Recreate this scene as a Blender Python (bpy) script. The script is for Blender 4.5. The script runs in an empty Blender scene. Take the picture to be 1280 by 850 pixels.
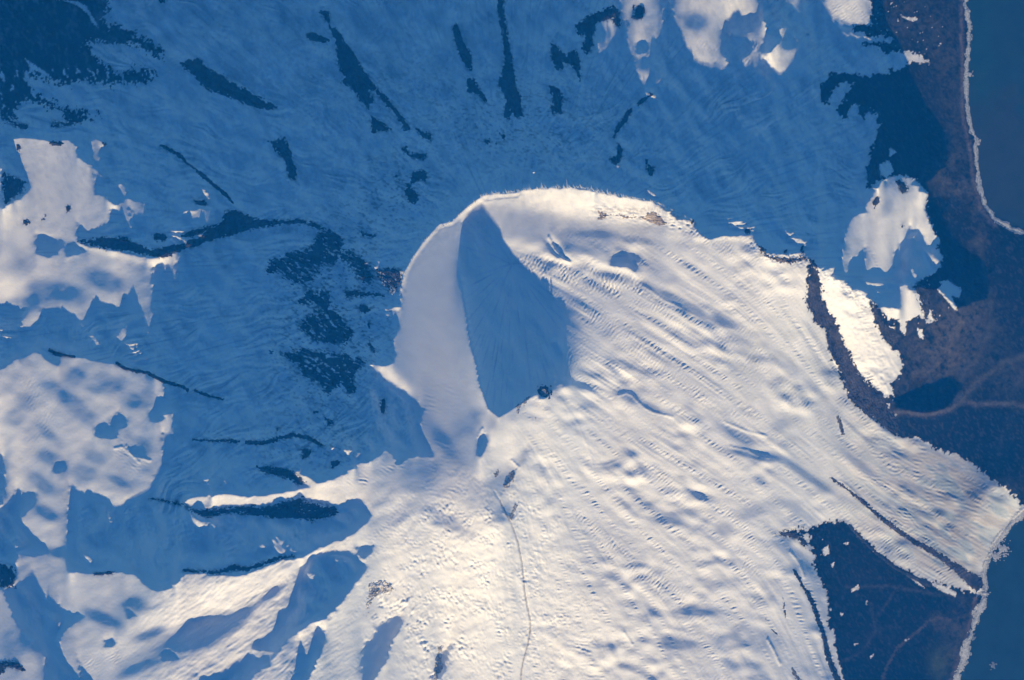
import math, zlib, struct, time
import numpy as np
T0 = time.time()
# ---------------------------------------------------------------- plan of the place
# plan coordinates: x to the east, y to the south, one unit = 10 metres; the frame of the photograph spans 1280 x 850 of them
MG = 130                                   # margin built beyond the frame
X0, X1, Y0, Y1 = -MG, 1280 + MG, -MG, 850 + MG
W, H = X1 - X0 + 1, Y1 - Y0 + 1
TAN = 0.36                                 # tangent of the sun's elevation; the sun stands due south (bottom of the frame)
xs = np.arange(X0, X1 + 1, dtype=np.float64)
ys = np.arange(Y0, Y1 + 1, dtype=np.float64)
GX, GY = np.meshgrid(xs, ys)

_fx = np.fft.fftfreq(W)[None, :]
_fy = np.fft.fftfreq(H)[:, None]
def noise(seed, lo, hi, beta=2.0, ang=0.0, stretch=1.0):
    """random field of unit deviation, wavelengths lo..hi, drawn out by `stretch` along the direction ang (degrees, clockwise from east)"""
    r = np.random.default_rng(seed)
    F = np.fft.fft2(r.standard_normal((H, W)))
    a = math.radians(ang)
    u = (_fx * math.cos(a) + _fy * math.sin(a)) * stretch
    v = -_fx * math.sin(a) + _fy * math.cos(a)
    k = np.sqrt(u * u + v * v) + 1e-9
    amp = k ** (-beta / 2) * np.exp(-(k * lo) ** 4 * 0.6) * (1 - np.exp(-(k * hi) ** 4))
    n = np.fft.ifft2(F * amp).real
    return n / n.std()

def ripple(seed, wl, ang, length):
    """narrow-band ripples of wavelength wl whose crests run along ang (degrees clockwise from east), crests about `length` long"""
    r = np.random.default_rng(seed)
    F = np.fft.fft2(r.standard_normal((H, W)))
    a = math.radians(ang)
    al = _fx * math.cos(a) + _fy * math.sin(a)
    ac = -_fx * math.sin(a) + _fy * math.cos(a)
    amp = np.exp(-((np.abs(ac) - 1 / wl) / (0.38 / wl)) ** 2) * np.exp(-(al * length) ** 2)
    n = np.fft.ifft2(F * amp).real
    return n / n.std()

def blur(a, s):
    F = np.fft.fft2(a)
    return np.fft.ifft2(F * np.exp(-2 * (math.pi * s) ** 2 * (_fx ** 2 + _fy ** 2))).real

def inpoly(poly, qx, qy):
    p = np.asarray(poly, float)
    out = np.zeros(qx.shape, bool)
    x0, y0 = p.min(0); x1, y1 = p.max(0)
    sel = (qx >= x0) & (qx <= x1) & (qy >= y0) & (qy <= y1)
    px, py = qx[sel], qy[sel]
    r = np.zeros(px.shape, bool)
    n = len(p)
    for i in range(n):
        ax, ay = p[i]; bx, by = p[(i + 1) % n]
        if ay == by: continue
        c = ((ay > py) != (by > py))
        r ^= c & (px < (bx - ax) * (py - ay) / (by - ay) + ax)
    out[sel] = r
    return out

def linedist(pts, rad=60):
    """distance of every plan point to a polyline (clipped at rad)"""
    d = np.full((H, W), float(rad))
    for (ax, ay), (bx, by) in zip(pts[:-1], pts[1:]):
        i0, i1 = int(max(0, min(ay, by) - rad - Y0)), int(min(H, max(ay, by) + rad - Y0 + 1))
        j0, j1 = int(max(0, min(ax, bx) - rad - X0)), int(min(W, max(ax, bx) + rad - X0 + 1))
        if i0 >= i1 or j0 >= j1: continue
        x, y = GX[i0:i1, j0:j1], GY[i0:i1, j0:j1]
        L = max(1e-9, (bx - ax) ** 2 + (by - ay) ** 2)
        t = np.clip(((x - ax) * (bx - ax) + (y - ay) * (by - ay)) / L, 0, 1)
        d[i0:i1, j0:j1] = np.minimum(d[i0:i1, j0:j1], np.hypot(x - ax - t * (bx - ax), y - ay - t * (by - ay)))
    return d

def shift(seed, amp, lo, hi):
    return noise(seed, lo, hi, 1.5) * amp, noise(seed + 1, lo, hi, 1.5) * amp

# ---------------------------------------------------------------- where sunlight reaches (the relief is solved from this)
MAIN = [(496,388),(480,387),(500,383),(503,352),(506,341),(515,322),(531,301),(549,280),(565,277),(584,259),(605,244),(622,243),(645,241),(660,237),(690,235),(726,236),(761,244),
 (793,249),(817,253),(833,266),(846,275),(866,276),(871,290),(886,300),(902,295),(920,296),(937,295),(940,287),(943,303),(960,316),(975,319),(1004,316),
 (1012,328),(1028,338),(1043,333),(1037,346),(1054,351),(1065,361),(1081,364),(1086,373),(1099,384),(1125,385),(1126,357),(1133,352),(1137,362),(1145,368),(1147,358),(1175,362),(1200,385),(1235,372),(1242,330),
 (1228,300),(1196,286),(1180,270),(1190,250),(1165,245),(1160,228),(1185,205),(1190,150),(1180,100),(1165,84),(1150,62),(1130,20),(1100,-5),(1300,-5),(1300,860),(-5,860),
 (-5,466),(21,449),(35,444),(48,437),(58,449),(74,457),(77,443),(101,447),(128,452),(143,454),(170,462),(191,469),(207,477),(209,496),(197,494),(194,510),(187,513),(189,526),(202,526),(213,514),
 (219,516),(220,542),(207,542),(203,540),(206,563),(205,579),(194,598),(186,611),(165,622),(146,634),(141,627),(128,618),(106,615),(93,606),(89,606),(87,640),(86,677),(85,704),(88,714),(117,716),
 (149,713),(173,717),(189,733),(199,738),(223,730),(231,717),(247,714),(276,717),(306,717),(329,709),(355,698),(374,697),(390,690),(406,681),(424,674),(443,666),(459,653),(467,643),(461,633),(453,625),
 (440,622),(424,631),(416,627),(392,623),(376,616),(345,627),(327,630),(300,629),(276,631),(247,636),(231,628),(239,621),(284,616),(310,620),(337,617),(363,613),(388,609),(368,591),(372,588),(398,602),(406,601),(424,595),(440,585),
 (472,571),(483,561),(493,569),(496,579),(523,569),(544,571),(536,553),(524,529),(531,510),(520,500),(507,489),(480,470),(461,455),(483,457),(493,452),(496,441),(491,428),(493,423),(500,407)]
LIT = [MAIN,
 [(-5,262),(8,258),(27,247),(39,237),(35,221),(24,200),(16,173),(43,172),(61,176),(85,174),(93,178),(98,197),(112,206),(117,212),(120,243),(133,247),(144,256),(154,253),(159,247),(183,254),(183,272),(170,268),(160,258),(167,292),
  (152,263),(138,262),(137,279),(117,287),(109,288),(96,277),(97,302),(112,309),(149,315),(180,322),(197,324),(210,316),(229,314),(218,334),(202,330),(190,335),(191,359),(194,391),(186,415),(183,396),(159,407),(161,420),(153,431),(144,420),
  (165,399),(181,393),(175,388),(159,368),(154,369),(151,383),(136,380),(120,373),(112,385),(104,401),(88,391),(77,384),(51,385),(49,399),(40,408),(24,409),(35,385),(16,380),(-5,381)],
 [(-5,205),(4,212),(3,235),(-5,262)],
 [(112,176),(122,173),(134,181),(126,184),(124,205),(118,200)], [(112,208),(118,210),(136,225),(130,226),(121,219)], [(148,230),(157,230),(158,246),(154,246)],
 [(444,319),(452,321),(463,327),(458,330),(450,326)], [(466,333),(474,335),(477,340),(486,337),(491,342),(500,336),(505,340),(500,352),(496,362),(492,371),(486,366),(489,358),(482,360),(476,355),(480,350),(472,350),(474,344)],
 [(213,254),(220,251),(229,263),(242,264),(250,259),(267,263),(265,279),(250,272),(236,268),(226,268)],
 [(772,-5),(773,18),(773,40),(761,52),(748,66),(746,53),(758,43),(750,29),(748,24),(762,18)],
 [(774,-5),(832,-5),(831,13),(830,29),(825,45),(818,51),(819,80),(829,98),(817,107),(803,105),(790,69),(782,45),(785,27),(779,24)],
 [(834,-5),(849,32),(859,58),(873,78),(886,80),(890,84),(895,80),(902,86),(911,77),(902,64),(902,37),(907,24),(925,20),(939,16),(945,14),(952,-5)],
 [(912,40),(925,43),(940,38),(952,24),(959,28),(957,45),(948,62),(958,72),(950,80),(935,83),(922,79),(938,66),(944,52),(930,46),(916,45)],
 [(972,37),(982,33),(990,42),(1000,48),(1013,40),(1014,50),(1002,68),(988,82),(976,94),(966,84),(955,74),(958,66),(972,56),(979,48)],
 [(975,-5),(1010,-5),(1009,19),(993,11)], [(1022,-5),(1100,-5),(1090,2),(1089,27),(1068,29),(1046,24)],
 [(1138,63),(1150,65),(1166,78),(1139,76)],
 [(1102,226),(1115,220),(1137,221),(1145,222),(1140,232),(1150,231),(1153,239),(1162,242),(1158,260),(1163,274),(1174,298),(1166,311),(1158,303),(1150,287),(1137,282),(1130,298),(1123,311),(1117,316),(1117,335),(1110,342),
  (1097,338),(1090,336),(1084,345),(1081,335),(1084,316),(1081,308),(1073,319),(1062,327),(1062,338),(1057,343),(1050,330),(1054,298),(1062,274),(1073,267),(1086,266),(1081,260),(1092,239)],
 [(1145,292),(1147,304),(1141,306),(1140,297)]]
DARK = [
 [(601,254),(606,256),(613,270),(626,287),(628,298),(650,327),(655,333),(673,351),(689,367),(700,380),(703,401),(694,428),(705,444),(702,463),(692,473),(684,484),(670,492),(647,506),(628,519),(624,521),(610,510),(600,481),(596,455),(589,433),(584,396),(578,359),(575,327),(577,279),(586,264)],
 [(398,690),(411,688),(435,685),(443,690),(448,696),(463,706),(451,722),(427,752),(408,770),(390,776),(363,795),(350,811),(318,808),(319,799),(345,783),(350,760),(363,754),(368,730),(374,712),(387,698)],
 [(446,681),(468,680),(466,690),(455,697),(447,690)],
 [(249,880),(250,842),(282,837),(300,824),(314,812),(322,818),(350,812),(337,830),(321,838),(305,860),(300,880)],
 [(398,778),(408,786),(410,799),(400,821),(392,839),(384,855),(380,868),(364,868),(366,841),(374,838),(371,826),(375,799),(379,798),(386,815),(390,797)],
 [(504,768),(503,781),(493,797),(483,826),(469,847),(464,862),(454,862),(452,815),(455,805),(469,794),(472,781),(485,773)],
 [(557,812),(566,800),(560,820),(556,838),(550,850),(545,842),(548,820)],
 [(5,735),(21,730),(40,719),(43,712),(50,731),(64,746),(90,762),(108,768),(80,789),(76,800),(82,818),(98,838),(108,852),(108,868),(60,868),(60,820),(50,798),(38,800),(20,770)],
 [(98,816),(103,826),(122,852),(122,866),(108,866),(104,845)],
 [(22,611),(48,616),(45,628),(26,648),(40,664),(60,680),(62,690),(45,695),(25,690),(22,700),(24,722),(5,735),(-5,735),(-5,640),(10,630)],
 [(-5,560),(6,570),(8,600),(4,630),(-5,635)],
 [(205,810),(213,806),(229,821),(207,823)], [(133,798),(141,795),(148,800),(144,806),(134,806)], [(157,754),(175,767),(163,771),(159,762)],
 [(3,190),(24,191),(35,221),(24,225),(3,226)],
 [(790,12),(803,6),(806,16),(800,24),(791,22)], [(794,54),(803,49),(812,54),(810,64),(800,68),(794,63)],
 [(762,324),(768,316),(776,314),(784,317),(790,326),(796,333),(794,339),(782,331),(768,334),(762,332)],
 [(680,300),(692,304),(702,318),(714,326),(704,325),(690,318)],
 [(1115,500),(1160,480),(1190,470),(1206,480),(1190,505),(1165,516),(1130,512)],
 [(597,545),(606,538),(610,545),(607,560),(600,573),(596,565)],
 [(142,520),(149,516),(158,518),(162,526),(156,537),(150,532),(147,547),(134,549),(119,544),(122,531),(132,526),(140,531)],
 [(68,576),(74,573),(85,577),(84,586),(76,591),(68,590)],
 [(43,294),(53,291),(66,297),(78,302),(72,318),(58,322),(46,316)], [(78,304),(90,301),(110,314),(84,322)],
 [(672,490),(676,484),(685,485),(687,492),(682,498),(674,498)],
 [(735,-5),(772,-5),(772,15),(760,16),(740,20)]]
# soft patches that the sun only grazes: x, y, rx, ry, angle, slope towards the sun
SLOPE = [(70,240,90,60,0,.30),(110,350,110,50,0,.36),(110,530,110,90,0,.38),(40,780,60,60,0,.28),(150,750,70,30,20,.42),(285,742,110,14,-24,.82),(345,725,40,12,-28,.8),(330,765,70,18,-35,.6),(230,800,60,18,-25,.3),(255,830,60,14,-25,.5),
 (540,390,40,110,0,.42),(545,530,40,40,0,.37),(590,600,46,40,40,.40),(470,620,70,20,-15,.55),(545,600,25,20,30,.5),(740,252,100,14,5,1.3),(800,262,60,12,10,1.2),(650,268,40,24,20,.42),(690,300,50,18,20,.45),(720,325,70,7,15,.9),(740,305,40,20,0,.45),(850,300,60,26,20,.46),
 (850,400,150,90,30,.515),(930,500,120,80,35,.50),(1000,400,50,60,30,.56),(1120,600,120,60,38,.49),(1230,650,60,60,38,.46),(700,560,50,60,0,.82),(645,680,50,90,0,.88),(560,700,70,60,0,.8),(520,760,60,90,20,.75),(640,800,110,70,0,.74),(500,655,40,40,0,.52),(450,720,20,60,30,.8),
 (820,620,140,110,30,.55),(870,780,130,80,30,.52),(980,770,50,90,10,.50),(960,610,70,50,30,.50),(1085,430,40,60,30,.61),(1065,370,30,16,30,.66),(980,345,60,20,15,.75),(790,50,40,60,0,.56),(870,40,40,50,0,.5),(970,45,50,50,0,.72),(925,15,30,14,0,.7),(1060,10,40,18,0,.66),(1110,290,50,60,0,.38),(1135,372,22,22,0,.36),
 (760,490,50,40,30,.62),(1140,690,90,16,38,.52),(1180,430,70,60,0,.45),(300,625,140,8,0,.7),(395,612,30,14,0,.7)]
SOFT = [(606,524,18,12,30,.03),(586,552,16,26,-15,.13),(640,514,12,6,-30,.12),(60,570,13.125,8.5,25,0.014),(65,482,13.125,8.5,25,0.014),(712,418,9,40,0,.16),(707,452,7,18,0,.2),(697,478,8,12,40,.2),(640,515,14,6,-30,.3),(133,351,25,13.75,20,-0.07),(56,364,17.5,12.5,0,-0.043),(4,305,15,25,0,-0.057),(100,366,26,10,10,.25),(175,300,14,10,0,.2),(96,470,11.8125,12.75,20,0.009),(138,478,19.6875,12.75,30,0.032),(92,503,28.875,10.625,40,0.018),(109,590,18.375,9.5625,10,0.041),(122,571,15.75,8.5,25,0.018),(53,603,23.625,8.5,40,0.018),(40,545,10,25,0,.2),(10,470,18.375,21.25,25,0.041),(20,520,13.125,12.75,25,0.063),(150,580,16,8,20,.25),
 (240,797,37.5,11.25,-20,-0.14),(255,790,17.5,12.5,0,-0.12),(172,752,12.5,10,0,-0.043),(120,745,40,8,25,.25),(275,780,15,10,0,-0.07),(30,800,25,50,0,-0.057),(40,830,12,20,0,.28),(100,660,0.1,1,0,.3),
 (870,27,14,12,0,.08),(920,40,14,20,0,.06),(800,80,10,8,0,.2),(985,55,9,6,0,.1),(1090,300,5.5,34.5,5,0.02),(1108,260,7,14,30,.05),(1150,275,8,10,0,.1),
 (745,293,26,5,3,.15),(720,312,22,6,10,.22),(830,345,20,9,30,.3),(862,385,28.6,5.75,28,0.04),(800,352,22,5,30,.15),(840,372,17.6,4.6,28,0.02),(905,402,17.6,5.75,30,0.04),(700,300,8,18,50,.2),
 (785,495,18,6,20,.15),(815,510,18,5,25,.2),(765,580,16,5,-8,.22),(835,650,20,5,8,.15),(870,640,16,7,-10,.25),(925,545,24.2,5.75,30,-0.02),(935,566,24.2,4.6,10,-0.02),(960,572,19.8,4.6,5,-0.02),(975,530,16,6,-20,.25),(985,460,14,8,30,.25),(1040,520,5,12,10,.25),
 (1010,595,44,4.6,35,0),(940,640,14,8,-20,.2),(905,660,10,10,0,.22),(1075,580,26,5,38,.15),(1000,640,30,6,30,.2),(1000,700,26.4,8.05,45,0.02),(985,690,22,8,45,.2),(870,765,28.6,4.6,0,0.04),(850,805,24,6,0,.15),(930,790,14,10,0,.2),(905,800,10,8,0,.2),(890,730,14,7,0,.22),(960,800,20,14,20,.25),(930,835,20,8,0,.22),(740,730,16,5,0,.3),
 (620,610,13.2,29.9,40,0.04),(552,652,8,5,25,.02),(628,640,11,13.8,40,0.02),(606,615,18,10,40,.18),(505,640,8,30,60,.35),(585,560,16,20,60,.25),(655,570,4,12,20,.3),(560,650,30,8,30,.3),(520,600,30,14,0,.2),(524,584,30,12,0,.14),(556,552,9,26,-35,.1),(30,380,30,10,0,-0.025),(80,365,26,12,10,-0.025),(15,330,18,16,0,-0.025),(150,395,12,8,0,.0),(30,500,12.6,13.6,20,0.041),(110,520,12.6,8.5,30,0.072),(60,540,14.7,6.8,40,0.041),(170,500,10.5,10.2,25,0.086),(180,560,10.5,11.9,20,0.095),(150,600,16.8,5.1,25,0.095),(60,640,16,8,30,-0.003),(75,690,14,6,10,-0.003),(30,450,10.5,6.8,25,0.05),(120,485,12.6,6.8,20,0.059),(300,770,26,7,-38,-.05),(190,790,20,6,-20,0.011),(130,770,26,8,20,.0),(180,830,30,6,-25,-0.003),(340,740,16,5,-35,.05)]

def patch(p):
    x, y, rx, ry, an, v = p
    a = math.radians(an)
    u = ((GX - x) * math.cos(a) + (GY - y) * math.sin(a)) / rx
    w = (-(GX - x) * math.sin(a) + (GY - y) * math.cos(a)) / ry
    return np.exp(-(u * u + w * w))

def light_plan():
    wx, wy = shift(11, 0.75, 5, 30)
    calm = 1 - np.clip(patch((600,390,90,150,0,0)) * 1.8, 0, 1) * .85
    calm *= 1 - np.clip(patch((530,300,50,90,40,0)) * 1.5, 0, 1) * .6
    wx *= calm; wy *= calm
    qx, qy = np.clip(GX + wx, 0, 1279), np.clip(GY + wy, 0, 900)
    lit = np.zeros((H, W), bool)
    for p in LIT: lit |= inpoly(p, qx, qy)
    lit |= (GY > 862)
    for p in DARK: lit &= ~inpoly(p, qx, qy)
    sw = np.full((H, W), 0.25); sv = np.full((H, W), 0.25 * 0.5)
    for p in SLOPE:
        k = patch(p); sw += k; sv += k * p[5]
    b = np.interp(sv / sw, [.25, .36, .42, .5, .54, .6, .75, .9, 1.1], [.20, .265, .29, .43, .50, .62, .83, .98, 1.15])
    for p in SOFT:
        k = np.clip(patch(p) * 1.6, 0, 1); b = b * (1 - k) + p[5] * k
    fade = np.zeros((H, W)); run = np.full(W, 99.0)
    for i in range(H):                                       # distance to the crest where the light ends, northwards
        run = np.where(lit[i], run + 1, 0.0); fade[i] = run
    round_ = np.clip(patch((100,380,140,110,0,0)) * 1.6 + patch((90,540,120,90,0,0)) * 1.6 + patch((100,760,150,90,0,0)) + patch((900,40,120,50,0,0)), 0, 1)
    b = b * (1 - .8 * round_ * np.clip(.6 + .6 * noise(13, 25, 80), 0, 1) * np.exp(-fade / 7.0))
    veil = np.clip(linedist([(668,345),(690,367),(701,380),(704,401),(695,428),(706,444),(703,463),(693,473),(685,484)], 40) / 24, 0, 1)
    b = b * (1 - (1 - veil * veil * (3 - 2 * veil)) * .92 * np.clip((GY - 355) / 40, 0, 1) * np.clip((495 - GY) / 14, 0, 1) * (GX > 640))
    b[GY > 870] = 0.9
    return lit, b

def segments(lit):
    """for shade cells: index of the lit cell south (caster) and north (where the shadow ends), or -1"""
    h, w = lit.shape
    south = np.full((h, w), -1); north = np.full((h, w), -1)
    cur = np.full(w, h - 1)
    for i in range(h - 1, -1, -1):
        cur = np.where(lit[i], i, cur); south[i] = cur
    cur = np.full(w, -1)
    for i in range(h):
        cur = np.where(lit[i], i, cur); north[i] = cur
    return south, north

def solve(lit1, b1, h0w, h0, strides=(16, 8, 4, 2, 1), iters=(500, 350, 220, 120, 45)):
    g = None
    for s, n in zip(strides, iters):
        lit = lit1[::s, ::s]; b = b1[::s, ::s]; hw = h0w[::s, ::s]; yy = ys[::s]
        plane = ((Y1 - yy) * TAN)[:, None]                    # height of the sun plane through the southern edge
        h0s = h0[::s, ::s] + plane
        hh, ww = lit.shape
        S, N = segments(lit)
        col = np.broadcast_to(np.arange(ww), (hh, ww))
        sh = ~lit
        i_s, j_s = np.nonzero(sh)
        a = S[i_s, j_s]; e = N[i_s, j_s]; has = e >= 0
        ds = (a - i_s) * s * 1.0; de = np.where(has, (i_s - e) * s, 1e4) * 1.0
        f = np.where(has, ds / (ds + de), 0.0)
        dep = 1 / (1 / (0.38 * ds + .01) + 1 / (0.30 * de + .01) + 1 / 40.0)
        k_i = i_s * ww + j_s; k_a = a * ww + j_s; k_e = np.where(has, e, a) * ww + j_s
        ends = np.nonzero(has & (i_s - 1 == e))[0]            # one per closed shadow
        q_a, q_e = k_a[ends], k_e[ends]
        wl = (lit[:-1] & lit[1:]) * 1.0                       # g[i]-g[i+1] = b*s  (i to the north)
        WS, WE, LXX, LYY = 0.02 * s * s, 6.0 * s, 0.13 / s, 0.04 / s
        dim = ~lit
        LX = np.where(dim[:, :-1] & dim[:, 1:], 0.14, 0.02)
        nn = hh * ww
        def Aop(v):
            o = np.zeros((hh, ww))
            d = wl * (v[:-1] - v[1:]); o[:-1] += d; o[1:] -= d
            fl = v.ravel()
            r = WS * (fl[k_i] - (1 - f) * fl[k_a] - f * fl[k_e])
            of = np.bincount(k_i, r, nn) - np.bincount(k_a, (1 - f) * r, nn) - np.bincount(k_e, f * r, nn)
            r2 = WE * (fl[q_e] - fl[q_a])
            of += np.bincount(q_e, r2, nn) - np.bincount(q_a, r2, nn)
            o += of.reshape(hh, ww)
            l = LXX * (v[:, :-2] - 2 * v[:, 1:-1] + v[:, 2:]); o[:, :-2] += l; o[:, 1:-1] -= 2 * l; o[:, 2:] += l
            l = LYY * (v[:-2] - 2 * v[1:-1] + v[2:]); o[:-2] += l; o[1:-1] -= 2 * l; o[2:] += l
            d = LX * (v[:, :-1] - v[:, 1:]); o[:, :-1] += d; o[:, 1:] -= d
            o += hw * s * s * v
            return o
        rhs = np.zeros((hh, ww))
        d = wl * b[:-1] * s; rhs[:-1] += d; rhs[1:] -= d
        r = -WS * dep
        rhs += (np.bincount(k_i, r, nn) - np.bincount(k_a, (1 - f) * r, nn) - np.bincount(k_e, f * r, nn)).reshape(hh, ww)
        rhs += hw * s * s * h0s
        if g is None:
            x = h0s.copy()
        else:                                                  # bilinear from the coarser level
            yi = np.arange(hh) / 2.0; xi = np.arange(ww) / 2.0
            y0 = np.minimum(yi.astype(int), g.shape[0] - 1); y1 = np.minimum(y0 + 1, g.shape[0] - 1); fy = (yi - y0)[:, None]
            x0 = np.minimum(xi.astype(int), g.shape[1] - 1); x1 = np.minimum(x0 + 1, g.shape[1] - 1); fx = xi - x0
            t = g[y0] * (1 - fy) + g[y1] * fy
            x = t[:, x0] * (1 - fx) + t[:, x1] * fx
        res = rhs - Aop(x); p = res.copy(); rs = (res * res).sum()
        for _ in range(n):
            ap = Aop(p); al = rs / max(1e-30, (p * ap).sum())
            x += al * p; res -= al * ap
            r2 = (res * res).sum(); p = res + (r2 / rs) * p; rs = r2
        g = x
    # up to the full grid
    s = strides[-1]
    hh, ww = g.shape
    yi = np.arange(H) / s; xi = np.arange(W) / s
    def cub(arr, t, n):
        i = np.floor(t).astype(int); u = t - i
        w = [(-u**3 + 2*u*u - u) / 2, (3*u**3 - 5*u*u + 2) / 2, (-3*u**3 + 4*u*u + u) / 2, (u**3 - u*u) / 2]
        return sum(arr[np.clip(i + k - 1, 0, n - 1)] * w[k][:, None] for k in range(4))
    t = cub(g, yi, hh); t = cub(t.T, xi, ww).T
    F = np.fft.fft2(t); pad = np.exp(-2 * math.pi ** 2 * ((1.1 * _fx) ** 2 + (.5 * _fy) ** 2))   # takes the stair steps off the ridges
    m = np.fft.ifft2(F * pad).real; m[:6] = t[:6]; m[-6:] = t[-6:]; m[:, :6] = t[:, :6]; m[:, -6:] = t[:, -6:]
    return m - ((Y1 - ys) * TAN)[:, None]
# ---------------------------------------------------------------- regions of the ground
COAST_A = [(1207,-140),(1207,0),(1211,27),(1212,53),(1209,88),(1209,120),(1212,146),(1215,162),(1220,173),(1220,186),(1223,212),(1225,231),(1232,256),(1246,275),(1264,286),(1282,292),(1330,300),(1420,330)]
COAST_B = [(1420,560),(1330,610),(1282,638),(1260,659),(1244,680),(1236,701),(1230,717),(1231,735),(1227,752),(1216,781),(1208,807),(1203,826),(1195,850),(1180,900),(1165,990)]
SEA = [COAST_A + [(1600,330),(1600,-140)], COAST_B + [(1600,990),(1600,560)]]
LOWLAND_EAST = [(1090,-140),(1090,0),(1089,28),(1068,32),(1070,40),(1094,44),(1115,44),(1121,50),(1110,51),(1078,52),(1080,56),(1099,58),(1110,64),(1138,63),(1150,65),(1166,78),(1139,77),(1126,85),(1099,92),(1078,94),(1057,90),(1038,93),
 (1026,106),(1027,122),(1030,131),(1035,131),(1041,112),(1052,102),(1069,104),(1057,120),(1046,138),(1054,149),(1060,144),(1065,129),(1074,130),(1077,149),(1082,147),(1088,137),(1098,144),(1100,159),(1095,175),(1089,183),(1084,210),(1084,237),(1092,228),
 (1115,219),(1145,222),(1150,231),(1162,242),(1158,260),(1163,274),(1174,298),(1177,315),(1179,330),(1172,336),(1160,346),(1147,353),(1152,365),(1158,378),(1166,392),(1169,404),(1150,396),(1132,402),(1110,398),(1099,386),(1086,373),
 (1091,393),(1099,415),(1113,433),(1123,441),(1130,455),(1126,470),(1113,481),(1119,497),(1107,496),(1091,481),(1075,470),(1067,454),(1053,423),(1041,396),(1028,377),(1024,348),(1014,330),(1008,332),(1010,359),(1008,377),(1017,401),(1033,412),
 (1036,436),(1040,446),(1049,460),(1057,484),(1065,502),(1078,513),(1099,529),(1121,545),(1153,549),(1171,561),(1193,566),(1216,579),(1240,598),(1267,617),(1281,632),(1420,570),(1420,-140)]
LOWLAND_SOUTH = [(969,667),(993,663),(1012,660),(1046,651),(1057,651),(1068,660),(1080,673),(1099,692),(1121,707),(1142,719),(1166,728),(1193,734),(1224,746),(1232,740),(1240,850),(1230,990),(1066,990),(1057,850),(1046,818),(1045,799),(1038,783),(1037,757),(1033,738),(1022,717),(1017,693),(1012,668),(995,668)]
LOWLAND_NORTH = [(-140,-140),(124,-140),(133,0),(128,32),(141,29),(160,37),(181,48),(206,64),(197,72),(176,59),(165,52),(133,53),(103,50),(120,69),(133,85),(154,92),(165,84),(196,87),(190,98),(170,104),(133,104),(100,98),(84,106),(60,100),(28,90),(40,112),(62,127),(80,137),(112,139),(129,140),(113,148),(86,154),(76,140),(53,129),(30,126),(19,137),(15,148),(-140,146)]
GLACIER = [(905,420),(940,400),(985,395),(1020,408),(1034,414),(1038,441),(1049,460),(1057,484),(1065,502),(1078,513),(1099,529),(1121,545),(1153,548),(1171,561),(1193,566),(1216,579),(1240,598),(1267,617),(1285,632),(1260,662),(1244,684),(1236,705),(1230,720),(1206,713),(1185,700),(1163,688),(1137,673),(1110,655),(1091,639),(1073,623),(1040,600),(990,568),(940,530),(900,490),(880,455)]
TONGUE = [(1020,590),(1040,600),(1073,623),(1091,639),(1110,655),(1137,673),(1163,688),(1185,700),(1206,713),(1230,720),(1232,744),(1222,745),(1193,733),(1166,727),(1142,718),(1121,706),(1099,691),(1078,671),(1062,655),(1044,642),(1020,625),(1005,605)]
SNOW_ON_LAND = [[(1175,352),(1186,350),(1204,361),(1201,372),(1190,369)],[(1146,332),(1160,326),(1176,332),(1170,342),(1158,346)],[(1099,205),(1112,200),(1118,214),(1108,222),(1100,218)],[(1113,183),(1122,190),(1112,196)],[(1180,355),(1190,368),(1199,389),(1194,387),(1182,372),(1172,362)],
 [(1147,410),(1154,412),(1156,424),(1150,422)],[(1128,393),(1134,404),(1132,420),(1126,412),(1124,398)],[(1110,408),(1120,409),(1118,420),(1112,428)],[(1108,504),(1114,505),(1113,512),(1108,511)],[(1116,518),(1122,518),(1121,523)],[(1076,474),(1082,478),(1080,484)],
 [(1028,688),(1036,682),(1038,692),(1032,696)],[(1055,680),(1064,678),(1060,682)],[(1040,706),(1044,704),(1042,711)],[(1064,738),(1074,732),(1076,737),(1066,741)],[(1052,766),(1056,768),(1053,772)],[(1132,801),(1138,799),(1134,804)],[(1083,755),(1086,750),(1085,758)],[(1068,806),(1076,805),(1070,808)],[(1088,822),(1095,818),(1090,824)],
 [(1121,707),(1130,716),(1140,724),(1150,732),(1158,736),(1150,728),(1138,718)],[(1155,726),(1170,734),(1182,742),(1190,744),(1196,748),(1198,742),(1180,733)],
 [(1126,16),(1134,20),(1146,20),(1150,24),(1140,25),(1132,22)],[(66,-2),(80,0),(96,6),(110,18),(112,26),(122,34),(117,24),(106,6),(95,0)],[(30,72),(60,92),(64,98),(36,84)]]
BLOCK = [(0,0)]

def dist_inside(poly, rad=40):
    d = linedist(list(poly) + [poly[0]], rad)
    return np.where(inpoly(poly, GX, GY), d, -d)

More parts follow.
